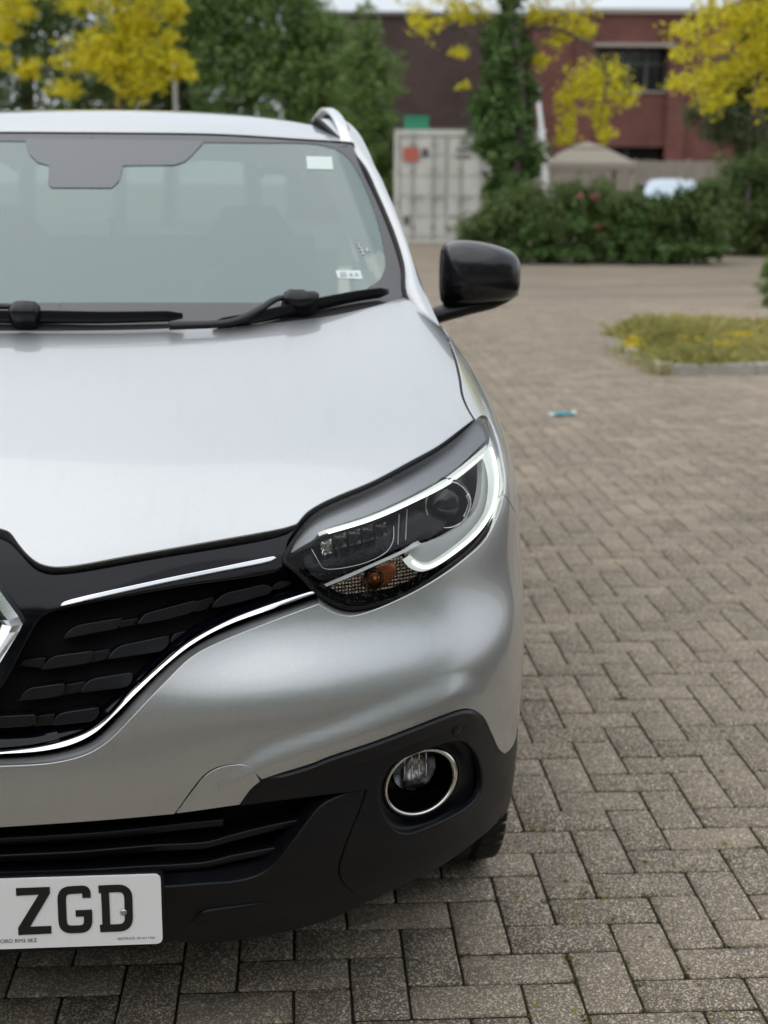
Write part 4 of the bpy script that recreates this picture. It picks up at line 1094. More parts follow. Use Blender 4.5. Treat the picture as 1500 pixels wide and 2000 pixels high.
# ---- wheels
def wheel(x, y):
    s_ = 1 if x > 0 else -1; R, W2 = .343, .112
    t = [(.235, -W2+.012), (.250, -W2), (.300, -W2-.004), (.325, -W2+.004), (.337, -W2+.016), (.342, -.082), (.343, -.062), (.334, -.060), (.334, -.050), (.343, -.048), (.3435, -.018), (.334, -.016), (.334, -.006), (.3435, -.004)]
    t = t+[(r, -h) for r, h in t[::-1]]
    o = lathe(t, (x, y, R), (s_, 0, 0), 72).build("wheel", "rubber", car)
    lathe([(.235, .09), (.228, .10), (.215, .095), (.205, .06), (.06, .045), (.05, .07), (0, .07)], (x, y, R), (s_, 0, 0), 48).build("rim", "black_satin", o)
    for k in range(5):
        a = 2*math.pi*k/5+.3; d = np.array([0, math.cos(a), math.sin(a)]); c0 = np.array([x+s_*.085, y, R])
        tube(np.array([c0+d*.04, c0+d*.12, c0+d*.222]), np.array([.04, .032, .04]), 8, up=(1, 0, 0), prof=[(.9, -.3), (.9, .3), (-.9, .3), (-.9, -.3)]).build("spoke", "alloy", o)
    # shoulder blocks of the tread
    g = None
    for k in range(60):
        a = 2*math.pi*k/60
        for e in (-1, 1):
            ax_, rad_ = np.array([0, -math.sin(a), math.cos(a)]), np.array([0, math.cos(a), math.sin(a)])
            c0 = np.array([x+e*.086, y, R])+rad_*.341
            V = [c0+np.array([e*dx, 0, 0])+ax_*da+rad_*dr for dx, da, dr in ((-.020, -.013, 0), (.026, -.010, -.007), (.026, .014, -.007), (-.020, .011, 0), (-.020, -.013, .004), (.022, -.010, -.003), (.022, .014, -.003), (-.020, .011, .004))]
            b8 = flatten(Geo(V, [(4, 5, 6, 7), (0, 1, 5, 4), (1, 2, 6, 5), (2, 3, 7, 6), (3, 0, 4, 7)]))
            g = b8 if g is None else g+b8 if False else Geo(np.vstack([g.V, b8.V]), g.F+[tuple(i+len(g.V) for i in f) for f in b8.F], np.vstack([g.N, b8.N]))
    g.build("tread_blocks", "rubber", o, kind="stuff")
for x, y in ((.768, .93), (-.768, .93), (.768, 3.59), (-.768, 3.59)): wheel(x, y)

# ---- door mirrors: housing swept from root to tip
def mirror():
    # sections across x: (x, y centre, z centre, half depth, half height)
    sec = [(.828, 1.435, 1.200, .030, .045), (.832, 1.434, 1.2015, .052, .064), (.845, 1.432, 1.203, .070, .0735), (.872, 1.429, 1.206, .082, .0765), (.905, 1.427, 1.207, .085, .0745),
           (.942, 1.427, 1.206, .083, .0690), (.975, 1.429, 1.2035, .076, .0620), (.998, 1.432, 1.201, .063, .0530), (1.010, 1.435, 1.199, .042, .040), (1.015, 1.437, 1.1985, .014, .018)]
    sec = np.array(sec); sec = spline(sec, 4); n_ = 40; V = []
    for x, y, z, a, h in sec:
        for k in range(n_):
            t = 2*math.pi*k/n_; c, s_ = math.cos(t), math.sin(t)
            sx = math.copysign(abs(c)**.78, c); sz = math.copysign(abs(s_)**.72, s_)
            yy = y+a*sx if sx < 0 else y+min(a*sx, .045)
            V.append((x, yy, z+h*sz-.012*(sx < 0)*abs(sx)*0))
    m_ = len(sec)
    F = [(i*n_+k, i*n_+(k+1) % n_, (i+1)*n_+(k+1) % n_, (i+1)*n_+k) for i in range(m_-1) for k in range(n_)]+[tuple(range(n_)), tuple((m_-1)*n_+k for k in range(n_))[::-1]]
    g = Geo(V, F); c = g.V.mean(0)
    if ((g.V-c)*g.N).sum() < 0: g = Geo(V, [f[::-1] for f in F])
    return g
mg = mirror()
mirrors = both(mg, "door_mirror", "mirror_black", (car, car))
foot = at_y(c7((330, 930), (400, 900), (640, 835), (900, 785), (1060, 735), (1150, 690)), 1.425)
foot = resample(spline(foot, 6), n=40)
both(tube(foot+np.array([0, 0, .008]), np.interp(np.linspace(0, 1, 40), [0, .3, .7, 1], [.020, .021, .016, .006]), 12, up=(0, 0, 1), prof=[(2.2*math.cos(t), math.sin(t)) for t in np.linspace(0, 2*math.pi, 12, endpoint=False)]), "mirror_foot", "black_satin", mirrors)
both(box((.925, 1.474, 1.203), (.15, .004, .10)), "mirror_glass", "chrome", mirrors)
# ================================================================== the place
def pos(px, py, D): return CAM+D*ray_dir([(px, py)])[0]
def gnd(px, py): return at_z([(px, py)], 0.0)[0]
def raw_mesh(name, V, F4, mat, parent=None, tint=None, smooth=False, **props):
    """mesh from arrays: F4 (n, 3 or 4) indices; tint = one value per vertex"""
    V = np.asarray(V, np.float32); F4 = np.asarray(F4, np.int32); n, k = F4.shape
    me = bpy.data.meshes.new(name)
    me.vertices.add(len(V)); me.vertices.foreach_set("co", V.ravel())
    me.loops.add(n*k); me.loops.foreach_set("vertex_index", F4.ravel())
    me.polygons.add(n); me.polygons.foreach_set("loop_start", np.arange(n, dtype=np.int32)*k)
    if smooth: me.polygons.foreach_set("use_smooth", np.ones(n, bool))
    me.materials.append(MATS[mat])
    if tint is not None:
        a = me.attributes.new("tint", 'FLOAT', 'POINT'); a.data.foreach_set("value", np.asarray(tint, np.float32))
    me.update(calc_edges=True)
    return link(bpy.data.objects.new(name, me), parent, **props)
def attr(nt, name="tint"):
    a = nt.new("ShaderNodeAttribute"); a.attribute_name = name; return a.outputs["Fac"]

# ------------------------------------------------------------------ block paving
def paving_mat(name, c0, c1_, c2):
    m = pmat(name, c1_, 0.95, spec=0.12); nt, ln, b = nodes(m)
    geo = nt.new("ShaderNodeNewGeometry"); P = geo.outputs["Position"]
    oi = nt.new("ShaderNodeObjectInfo")
    ad = nt.new("ShaderNodeMath"); ad.operation = 'ADD'
    mu = nt.new("ShaderNodeMath"); mu.operation = 'MULTIPLY'; mu.inputs[1].default_value = 0.0
    ln.new(oi.outputs["Random"], mu.inputs[0]); ln.new(attr(nt), ad.inputs[0]); ln.new(mu.outputs[0], ad.inputs[1])
    base = ramp(nt, ln, ad.outputs[0], [(0.0, c0), (0.5, c1_), (1.0, c2)])
    big = tex_noise(nt, ln, 3.0, 5, .6); fine = tex_noise(nt, ln, 260, 3, .7)
    v = nt.new("ShaderNodeTexVoronoi"); v.inputs["Scale"].default_value = 360; ln.new(P, v.inputs["Vector"])
    v2 = nt.new("ShaderNodeTexVoronoi"); v2.inputs["Scale"].default_value = 240; ln.new(P, v2.inputs["Vector"])
    sp_ = ramp(nt, ln, v.outputs["Color"], [(0.64, (0, 0, 0)), (0.70, (1, 1, 1))])
    sp2 = ramp(nt, ln, v2.outputs["Color"], [(0.88, (0, 0, 0)), (0.93, (1, 1, 1))])
    agg = ramp(nt, ln, v2.outputs["Distance"], [(0.0, (.66, .58, .46)), (.6, (.56, .44, .33)), (1, (.64, .60, .52))])
    bl = ramp(nt, ln, big.outputs["Fac"], [(.3, (.74, .74, .75)), (.7, (1.18, 1.15, 1.1))])
    st_ = tex_noise(nt, ln, .9, 4, .55); sr = ramp(nt, ln, st_.outputs["Fac"], [(.30, (.70, .70, .70)), (.42, (1, 1, 1)), (.60, (1, 1, 1)), (.75, (1.12, 1.10, 1.06))])
    fi = ramp(nt, ln, fine.outputs["Fac"], [(.3, (.70, .70, .70)), (.7, (1.25, 1.25, 1.25))])
    c = mixc(nt, ln, 1.0, base.outputs["Color"], bl.outputs["Color"], 'MULTIPLY')
    c = mixc(nt, ln, 1.0, c, fi.outputs["Color"], 'MULTIPLY')
    c = mixc(nt, ln, 1.0, c, sr.outputs["Color"], 'MULTIPLY')
    c = mixc(nt, ln, mixc(nt, ln, .78, (0, 0, 0), sp_.outputs["Color"]), c, agg.outputs["Color"])
    c = mixc(nt, ln, mixc(nt, ln, .85, (0, 0, 0), sp2.outputs["Color"]), c, (.78, .68, .54))
    ln.new(c, b.inputs["Base Color"])
    bump(nt, ln, b, fine.outputs["Fac"], .55, .0025)
    return m
paving_mat("block_paving", (.150, .131, .105), (.200, .174, .139), (.262, .222, .174))
m = pmat("joint_sand", (.035, .032, .026), .95, spec=.1); nt, ln, b = nodes(m)
n1 = tex_noise(nt, ln, 5, 5, .65); n2 = tex_noise(nt, ln, 160, 3, .7)
r1 = ramp(nt, ln, n1.outputs["Fac"], [(.42, (.034, .029, .022)), (.62, (.05, .045, .026)), (.75, (.08, .08, .03))])
ln.new(mixc(nt, ln, .5, r1.outputs["Color"], n2.outputs["Color"], 'MULTIPLY'), b.inputs["Base Color"])
# ground sheet to the horizon: same blocks, too far to tell apart
m = pmat("far_paving", (.13, .115, .10), .95, spec=.1); nt, ln, b = nodes(m)
n1 = tex_noise(nt, ln, .35, 6, .6); n2 = tex_noise(nt, ln, 14, 4, .6)
r1 = ramp(nt, ln, n1.outputs["Fac"], [(.35, (.225, .190, .150)), (.65, (.285, .238, .186))])
r2 = ramp(nt, ln, n2.outputs["Fac"], [(.3, (.80, .80, .80)), (.7, (1.15, 1.15, 1.15))])
ln.new(mixc(nt, ln, 1, r1.outputs["Color"], r2.outputs["Color"], 'MULTIPLY'), b.inputs["Base Color"])

GA = math.radians(1.03); U2 = np.array([math.cos(GA), -math.sin(GA)]); V2_ = np.array([math.sin(GA), math.cos(GA)])
G0 = CAM[:2]+.492*U2+2.511*V2_; GP = .1025
# sheets: joint bed under the built blocks, far paving beyond
YF = 15.0
def sheet(name, x0, x1, y0, y1, z, mat, parent=None, **props):
    return Geo([(x0, y0, z), (x1, y0, z), (x1, y1, z), (x0, y1, z)], [(0, 1, 2, 3)]).build(name, mat, parent, **props)
ground = sheet("ground", -400, 400, -400, 900, -.012, "far_paving", kind="structure")
paving = sheet("paving", -3.2, 9.0, -3.0, YF, -.0036, "joint_sand", kind="structure")
def brick_geo(w, l, rng):
    """one chamfered block with slightly uneven arrises, top at z = 0"""
    c = .0024; hw, hl = w/2, l/2; j = lambda s_: rng.uniform(-s_, s_)
    o = []; m_ = 4; cor = [(-hw, -hl), (hw, -hl), (hw, hl), (-hw, hl)]
    ring = []
    for i in range(4):               # corner plus three points on each edge
        a, b_ = np.array(cor[i]), np.array(cor[(i+1) % 4])
        for t in (0.03, .36, .68, .97): ring.append(a+(b_-a)*t)
    ring = np.array(ring); k = len(ring)
    inn = ring*np.array([(hw-c)/hw, (hl-c)/hl])+rng.uniform(-.0009, .0009, (k, 2)); out = ring+rng.uniform(-.0007, .0007, (k, 2))
    V = np.vstack([np.c_[inn, rng.uniform(-.0005, .0002, k)], np.c_[out, np.full(k, -c*.9)], np.c_[out, np.full(k, -.010)], [[0, 0, 0.0004]]])
    F = [(i, (i+1) % k, 3*k) for i in range(k)]
    F += [t for q in (0, 1) for i in range(k) for t in ((q*k+i, (q+1)*k+i, (q+1)*k+(i+1) % k), (q*k+i, (q+1)*k+(i+1) % k, q*k+(i+1) % k))]
    return V, np.array(F)
HIDE = [(-200, 1872), (355, 1842), (557, 1822), (724, 1763), (840, 1712), (930, 1690), (985, 1660), (1002, 1500), (1022, 1200), (1000, 960), (985, 870), (950, 780), (900, 700), (860, 620), (0, 600), (-200, 600)]
cells = []
R_ = range(-60, 180)
lo = np.array([-2.6, -1.6]); hi = np.array([8.6, YF+.15])
for a in range(-45, 110):
    for b_ in range(-30, 185):
        k = (a-b_) % 4
        if k not in (0, 3): continue
        du, dv = (2, 1) if k == 0 else (1, 2)
        c = G0+GP*((a+du/2)*U2+(b_+dv/2)*V2_)
        if not (lo < c).all() or not (c < hi).all(): continue
        lat = c[0]-CAM[0]-(c[1]-CAM[1])*.078; dep = c[1]-CAM[1]
        if lat > .34*dep+.9 or lat < -.34*dep-.9: continue
        cells.append((c, k == 0))
cen = np.array([np.r_[c, 0] for c, _ in cells])
d = cen-CAM; wd = d@FWD; ppx = np.stack([750+FPX*(d@RGT)/wd, 1000-FPX*(d@UPV)/wd], 1)
vis = (ppx[:, 0] > -20) & (ppx[:, 0] < 1520) & (ppx[:, 1] > 300) & (ppx[:, 1] < 2030) & ~inpoly(ppx, HIDE)
order = np.argsort(np.where(vis, wd, 1e9))[:300]
near = set(order.tolist())
def red_at(c):          # a bay of redder blocks by the planted island
    p = at_z([(1330, 740)], 0)[0]; t = (c[0]-p[0])*.9-(c[1]-p[1])*.10
    return float(sstep(-.3, 1.2, np.array(t)))*float(sstep(4.2, 6.5, np.array(c[1])))
rng = np.random.default_rng(11)
kinds = {}
for st in (True, False):
    lib = []
    for i in range(14):
        V, F = brick_geo(.1995 if st else .0975, .0955 if st else .1975, rng); lib.append((V, F))
    kinds[st] = lib
me_lib = {}
def brick_me(st, i, lev):
    key = (st, i, lev)
    if key not in me_lib:
        V, F = kinds[st][i]; o = raw_mesh("brick", V, F, "block_paving", None, np.full(len(V), lev/7.0)); me_lib[key] = o.data; bpy.data.objects.remove(o)
    return me_lib[key]
AV, AF, AT = [], [], []; nv = 0
for idx, (c, st) in enumerate(cells):
    i = int(rng.integers(14)); lev = int(np.clip(rng.normal(3.4, 1.7), 0, 7)); z = abs(rng.normal(0, .0009)); tx, ty = rng.normal(0, .004, 2); rz = -GA+rng.normal(0, .004)
    if idx in near:
        o = bpy.data.objects.new("brick", brick_me(st, i, lev)); o.location = (c[0], c[1], z); o.rotation_euler = (tx, ty, rz); link(o, paving)
    else:
        V, F = kinds[st][i]; cr_, sr_ = math.cos(rz), math.sin(rz)
        X = V[:, 0]*cr_-V[:, 1]*sr_; Y = V[:, 0]*sr_+V[:, 1]*cr_; Z = V[:, 2]+z+V[:, 1]*tx-V[:, 0]*ty
        AV.append(np.stack([X+c[0], Y+c[1], Z], 1)); AF.append(F+nv); nv += len(V); AT.append(np.full(len(V), lev/7.0+.45*red_at(c)))
raw_mesh("brick_field", np.vstack(AV), np.vstack(AF), "block_paving", paving, np.concatenate(AT), kind="stuff")

# ------------------------------------------------------------------ leaves
def leaf_mat(name, dark, mid_, light, trans=.35, rough=.5):
    m = bpy.data.materials.new(name); m.use_nodes = True; nt, ln = m.node_tree.nodes, m.node_tree.links
    b = nt["Principled BSDF"]; o = nt["Material Output"]; b.inputs["Roughness"].default_value = rough; b.inputs["Specular IOR Level"].default_value = .3
    r = ramp(nt, ln, attr(nt), [(0, dark), (.5, mid_), (1, light)])
    ln.new(r.outputs["Color"], b.inputs["Base Color"])
    t = nt.new("ShaderNodeBsdfTranslucent"); ln.new(r.outputs["Color"], t.inputs["Color"])
    mx = nt.new("ShaderNodeMixShader"); mx.inputs["Fac"].default_value = trans
    ln.new(b.outputs[0], mx.inputs[1]); ln.new(t.outputs[0], mx.inputs[2]); ln.new(mx.outputs[0], o.inputs["Surface"])
    MATS[name] = m
leaf_mat("leaf_gold", (.26, .29, .02), (.78, .69, .03), (.96, .90, .16), .6)
leaf_mat("leaf_green", (.065, .115, .030), (.145, .23, .062), (.25, .35, .10))
leaf_mat("leaf_dark", (.050, .084, .026), (.115, .175, .054), (.22, .28, .09), .4)
leaf_mat("leaf_ivy", (.046, .090, .026), (.095, .175, .05), (.17, .27, .08), .3, .4)
leaf_mat("leaf_grey", (.06, .082, .034), (.115, .15, .06), (.19, .23, .09))
leaf_mat("grass", (.18, .19, .05), (.38, .35, .11), (.60, .52, .22), .4, .7)
leaf_mat("flower_yellow", (.5, .36, .01), (.75, .56, .015), (.85, .68, .05))
leaf_mat("flower_pink", (.45, .12, .16), (.6, .2, .25), (.7, .3, .33))
leaf_mat("moss_green", (.05, .055, .012), (.10, .10, .02), (.17, .15, .035), .2, .9)
m = pmat("bark", (.07, .055, .042), .9); nt, ln, b = nodes(m); n1 = tex_noise(nt, ln, 9, 6, .7, stretch=(3, 3, .5))
ln.new(ramp(nt, ln, n1.outputs["Fac"], [(.35, (.035, .028, .022)), (.7, (.12, .10, .08))]).outputs["Color"], b.inputs["Base Color"])
def leaves(name, clumps, count, size, mat, parent, seed=1, droop=.3, gap=.25, aspect=.55, **props):
    """count leaf faces spread over clumps (centre, radii); sizes vary, gaps cut by lumps of noise"""
    r = np.random.default_rng(seed); C = np.array([c for c, _ in clumps], float); R = np.array([q if hasattr(q, '__len__') else (q, q, q) for _, q in clumps], float)
    wgt = R.prod(1)**.67; k = r.choice(len(C), count, p=wgt/wgt.sum())
    d = r.normal(size=(count, 3)); d /= np.linalg.norm(d, axis=1, keepdims=True)
    rad = r.uniform(.15, 1, count)**.5
    lump = np.sin(d[:, 0]*5+k*1.7)+np.sin(d[:, 1]*6+k*2.3)+np.sin(d[:, 2]*5+k*.9)
    rad *= 1+.24*lump
    P = C[k]+d*R[k]*rad[:, None]
    keep = (np.sin(P[:, 0]*2.9/size*.12+1.3*k)+np.sin(P[:, 1]*3.3/size*.12)+np.sin(P[:, 2]*3.1/size*.12+k)) > -2.0+gap*2
    P = P[keep]; k = k[keep]; d = d[keep]; n = len(P); rad = rad[keep]
    a = r.normal(size=(n, 3))*.8+d*.5+np.array([0, 0, .5]); a /= np.linalg.norm(a, axis=1, keepdims=True)      # leaf normal
    t = np.cross(a, r.normal(size=(n, 3))); t[:, 2] -= droop; t -= a*(t*a).sum(1)[:, None]; t /= np.linalg.norm(t, axis=1, keepdims=True)+1e-9
    s_ = np.cross(a, t); L = size*r.uniform(.6, 1.35, n)[:, None]; Wd = L*aspect*.5
    V = np.stack([P-t*L*.5, P+s_*Wd+a*L*.06, P+t*L*.5-a*L*.08, P-s_*Wd+a*L*.06], 1).reshape(-1, 3)
    F = np.arange(n*4).reshape(n, 4)
    tint = np.clip(r.normal(.5, .22, n), 0, 1)
    return raw_mesh(name, V, F, mat, parent, np.repeat(tint, 4), **props)
def limb(pts, r0, r1): P = resample(spline(np.array(pts, float), 6), n=26); return tube(P, np.linspace(r0, r1, 26), 8, up=(.3, 1, .1))
def tree(name, label, base, top, r0, clumps, count, size, mat, seed, branches=(), group=None, droop=.3, gap=.25, category="tree"):
    o = empty(name, tuple(base), label=label, category=category)
    if group: o["group"] = group
    b3 = np.array(base)
    rg = np.random.default_rng(seed)
    midp = (b3+np.array(top))/2+rg.normal(0, .15, 3)*np.array([1, 1, 0])
    g = limb([b3, midp, top], r0, r0*.35); g.V -= b3; g.build("trunk", "bark", o)
    for br in branches:
        g = limb(br, r0*.33, r0*.07); g.V -= b3; g.build("branch", "bark", o)
    c = leaves("crown", [(np.array(p)-b3, r) for p, r in clumps], count, size, mat, o, seed, droop, gap)
    return o
def cl(D, *items):
    """clumps from picture places: (px, py, radius in px[, vertical squash]) at distance D"""
    out = []
    for it in items:
        px, py, r = it[:3]; q = it[3] if len(it) > 3 else 1.0; dd = it[4] if len(it) > 4 else 0.0
        R = r/FPX*D; out.append((pos(px, py, D+dd), (R, R*1.25, R*q)))
    return out
# golden tree with ivy up its trunk
D = 27.5; b0 = gnd(985, 490); b0 = pos(985, 488, D); b0[2] = 0
crown = cl(D, (800, 28, 45, .6), (850, 52, 42, .6), (905, 25, 45, .6), (842, 92, 24, .7), (900, 103, 22, .6), (1055, 25, 42, .6), (1110, 42, 45, .6), (1140, 62, 26, .6), (1055, 118, 24, .7), (1090, 82, 25), (905, 168, 16, .6), (1135, 165, 45, .8), (1185, 160, 48, .8), (1215, 188, 32, .7), (1105, 195, 24, .9), (1170, 222, 28, 1), (1180, 260, 22, 1.1), (1105, 270, 26, .7), (1110, 235, 20),
   (780, -30, 50, .6), (900, -60, 90, .6), (1010, -90, 120, .6), (1120, -50, 90, .6), (960, -200, 160, .6), (1060, -260, 150, .6), (870, -160, 100, .7), (1170, -140, 100, .7))
brs = [[pos(985, 150, D), pos(900, 60, D), pos(800, 25, D)], [pos(985, 100, D), pos(1060, 40, D), pos(1130, 50, D)], [pos(990, 60, D), pos(1100, 60, D-.3), pos(1180, 130, D-.5), pos(1170, 240, D-.5)], [pos(975, 220, D), pos(920, 175, D), pos(880, 180, D)]]
t1 = tree("golden_tree", "golden leaved tree with thick ivy up its trunk beside the grey container", b0, pos(975, -120, D), .15, crown, 26000, .10, "leaf_gold", 3, brs, gap=.45, group="golden leaved trees")
ivy = cl(D, (1002, 405, 40, 1.4), (990, 355, 36, 1.2), (998, 300, 50, 1.1), (975, 250, 48, 1.1), (995, 215, 52, 1.0), (972, 165, 46, 1.0), (990, 125, 44, 1.1), (984, 85, 34, 1.2), (990, 45, 25, 1.3), (994, 5, 20, 1.4), (992, -40, 18, 1.4), (945, 205, 26, 1.0), (1030, 180, 26, 1.0), (1028, 325, 24, 1.0), (950, 290, 18, 1.0), (1022, 95, 18, 1.0), (955, 130, 18, 1.0), (1015, 255, 26, 1.0), (962, 370, 18, 1.0))
leaves("ivy", [(p-b0, r) for p, r in ivy], 26000, .10, "leaf_ivy", t1, 5, .6, .0, .8)
# golden tree at the right edge
D = 21.0; b0 = pos(1660, 500, D); b0[2] = 0
crown = cl(D, (1340, 60, 40, .6), (1390, 35, 55, .6), (1450, 30, 70, .6), (1400, 90, 48, .6), (1460, 90, 50, .7), (1330, 105, 26, .6), (1350, 165, 46, .5), (1400, 150, 48, .7), (1395, 195, 40, .8), (1320, 165, 30, .5), (1490, 195, 24, .8), (1440, 130, 30), (1375, 5, 40), (1510, 60, 80), (1560, 120, 90), (1600, 0, 130), (1700, -80, 200), (1500, -80, 120, .7), (1640, 100, 120), (1760, 60, 160), (1420, -60, 80, .6))
tree("golden_tree", "golden leaved tree overhanging the top right corner", b0, pos(1650, -150, D), .19, crown, 30000, .085, "leaf_gold", 8,
     [[pos(1655, 100, D), pos(1560, 60, D), pos(1450, 70, D)], [pos(1655, 150, D), pos(1550, 160, D), pos(1420, 150, D), pos(1380, 190, D)], [pos(1650, 0, D), pos(1540, -20, D), pos(1400, 20, D)]], gap=.45, group="golden leaved trees")
# golden tree behind the roof at the left
D = 33.0; b0 = pos(235, 480, D); b0[2] = 0
crown = cl(D, (200, 30, 60, .6), (180, 85, 62, .6), (235, 120, 70, .6), (150, 120, 45, .6), (130, 175, 36, .5), (265, 55, 50, .7), (290, 165, 45, .6), (320, 30, 32, .7), (348, 20, 22), (335, 75, 28, .8), (300, 115, 48, .7), (365, 140, 24, .8), (340, 125, 30), (255, 180, 38, .6), (60, 130, 22), (45, 140, 22, .6), (8, 60, 30, 1.2), (60, 15, 24, 1.2), (240, -40, 110, .6), (150, -110, 120, .6), (310, -90, 90, .7), (0, -20, 60), (10, 115, 20))
tree("golden_tree", "golden leaved tree rising behind the silver car's roof", b0, pos(230, -150, D), .18, crown, 28000, .11, "leaf_gold", 12, [[pos(232, 150, D), pos(190, 90, D), pos(150, 110, D)], [pos(232, 120, D), pos(290, 70, D), pos(335, 60, D)], [pos(232, 180, D), pos(290, 150, D), pos(360, 140, D)]], gap=.45, group="golden leaved trees")
# green trees behind
def big(label, D, x, items, n, size, mat, seed, r0=.3, name="broadleaf_tree", gap=.2):
    b0 = pos(x, 450, D); b0[2] = 0
    c = cl(D, *items); t = tree(name, label, b0, pos(x, items[0][1]-40, D), r0, c, n, size, mat, seed, [[pos(x, 150, D), c[i][0]*.5+pos(x, 100, D)*.5, c[i][0]] for i in range(0, len(c), 3)], gap=gap)
    return t
big("dark green tree filling the top left corner behind the golden tree", 42, 50, [(60, 40, 90), (20, 120, 80), (110, 130, 70), (40, 220, 90), (130, 220, 80), (-60, 60, 120), (120, -40, 110), (0, -120, 150), (-80, 200, 120), (180, 40, 90), (200, 140, 90), (60, -60, 100)], 30000, .16, "leaf_dark", 21)
big("broad green tree rising behind the middle of the silver car's roof", 44, 500, [(480, 60, 95), (420, 120, 80), (560, 50, 80), (520, 140, 95), (600, 120, 75), (430, 210, 80), (560, 220, 90), (640, 190, 60), (390, 40, 70), (620, 60, 55), (460, -50, 110), (540, -60, 80), (660, 80, 40), (380, -100, 120), (620, 160, 70), (440, 10, 80), (580, 0, 50)], 42000, .16, "leaf_green", 22)
big("dark tree between the golden tree and the broad green tree", 47, 330, [(330, 150, 80), (280, 80, 80), (390, 180, 80), (260, 200, 80), (340, 230, 90), (400, 100, 60), (200, 220, 90), (300, 0, 90), (350, -80, 110), (240, 120, 90), (320, 60, 80)], 28000, .17, "leaf_dark", 23)
big("slender young green tree left of the container", 36, 715, [(715, 70, 36, 1.1), (690, 110, 42), (745, 120, 38), (700, 170, 48), (760, 165, 36, .8), (720, 220, 48), (690, 260, 50), (750, 240, 30), (716, 25, 22, 1.3), (715, 290, 50), (740, 300, 36), (750, 370, 30)], 9000, .12, "leaf_green", 24, .10, gap=.3)
big("grey green conifer below the golden tree at the right edge", 30, 1475, [(1450, 150, 55, 1.2), (1500, 130, 60), (1420, 210, 55), (1480, 230, 70), (1405, 250, 36), (1470, 300, 50), (1510, 320, 70), (1350, 225, 24), (1540, 200, 80), (1480, 60, 50), (1520, 20, 70), (1560, 420, 80), (1500, -40, 60), (1430, 180, 50), (1460, 380, 60), (1500, 440, 60)], 34000, .10, "leaf_grey", 25, .2, "conifer_tree")
big("dark evergreen bush standing at the right edge beside the hedge", 29, 1475, [(1460, 340, 50), (1500, 330, 60), (1450, 400, 45), (1490, 410, 55), (1540, 400, 70), (1470, 450, 40), (1520, 450, 45), (1600, 420, 80), (1445, 470, 34), (1490, 480, 40), (1540, 480, 50), (1430, 430, 30)], 24000, .09, "leaf_dark", 26, .08, "evergreen_bush")
# hedge across the end of the car park
h0 = pos(1160, 500, 26); h0[2] = 0
hedge = empty("hedge", tuple(h0), label="long dark green hedge with a few pink roses across the end of the car park", category="hedge")
it = [(930, 455, 38), (960, 430, 42), (1000, 420, 48), (1060, 430, 50), (1120, 420, 52), (1180, 425, 52), (1240, 430, 50), (1300, 435, 48), (1360, 430, 46), (1395, 440, 40), (930, 480, 36), (1000, 475, 40), (1080, 475, 42), (1160, 475, 42), (1240, 475, 42), (1320, 475, 40), (1380, 475, 38), (1040, 390, 32), (1110, 388, 30), (1170, 390, 34), (1370, 395, 34), (1390, 370, 26), (1240, 395, 28), (1330, 400, 34), (1290, 410, 30)]
leaves("foliage", [(p-h0, r) for p, r in cl(26, *it)], 42000, .075, "leaf_dark", hedge, 31, .2, .0, .7)
it = [(940, 490, 26, .6), (1000, 492, 30, .5), (1060, 493, 30, .5), (1120, 494, 30, .5), (1180, 493, 30, .5), (1240, 492, 30, .6), (1300, 492, 30, .6), (1360, 490, 28, .6), (1400, 488, 24, .6), (1130, 440, 30), (1230, 450, 30), (1040, 450, 26)]
leaves("ivy_skirt", [(p-h0, r) for p, r in cl(25.7, *it)], 13000, .085, "leaf_ivy", hedge, 32, .2, .05, .8)
leaves("rose_blooms", [(p-h0, r) for p, r in cl(25.6, (1150, 358, 7), (1163, 384, 9), (1168, 442, 6), (1134, 382, 6))], 260, .05, "flower_pink", hedge, 33)
for x, z in ((-2.2, .9), (-1.2, 1.0), (-.2, .9), (.8, 1.0), (1.8, .9)): limb([(x, .1, 0), (x+.1, .05, z*.5), (x-.05, 0, z)], .03, .012).build("stem", "bark", hedge)
# low greenery left of the container
h1 = pos(748, 470, 37); h1[2] = 0
lb = empty("shrub", tuple(h1), label="low green shrub behind the car at the left of the container", category="shrub")
leaves("foliage", [(p-h1, r) for p, r in cl(37, (740, 330, 32), (755, 370, 26), (750, 410, 30), (735, 440, 40))], 5000, .10, "leaf_green", lb, 35)
limb([(0, 0, 0), (.05, 0, .6), (0, .05, 1.3)], .04, .015).build("stem", "bark", lb)
# trees behind the photographer: only their reflections show
b1 = []
r = np.random.default_rng(5)
for k in range(26):
    a = math.radians(-172+164*k/25)*1.0; R = r.uniform(17, 22); x, y = CAM[0]+R*math.cos(a), CAM[1]+R*math.sin(a)
    for z in np.linspace(.6, r.uniform(7.0, 10.5), 6): b1.append((np.array([x, y, z])+r.normal(0, .5, 3), (2.2, 2.2, 1.6)))
leaves("woodland", b1, 90000, .28, "leaf_dark", None, 41, .3, .0, .8, kind="stuff", label="belt of green trees round the open side of the car park", category="woodland")
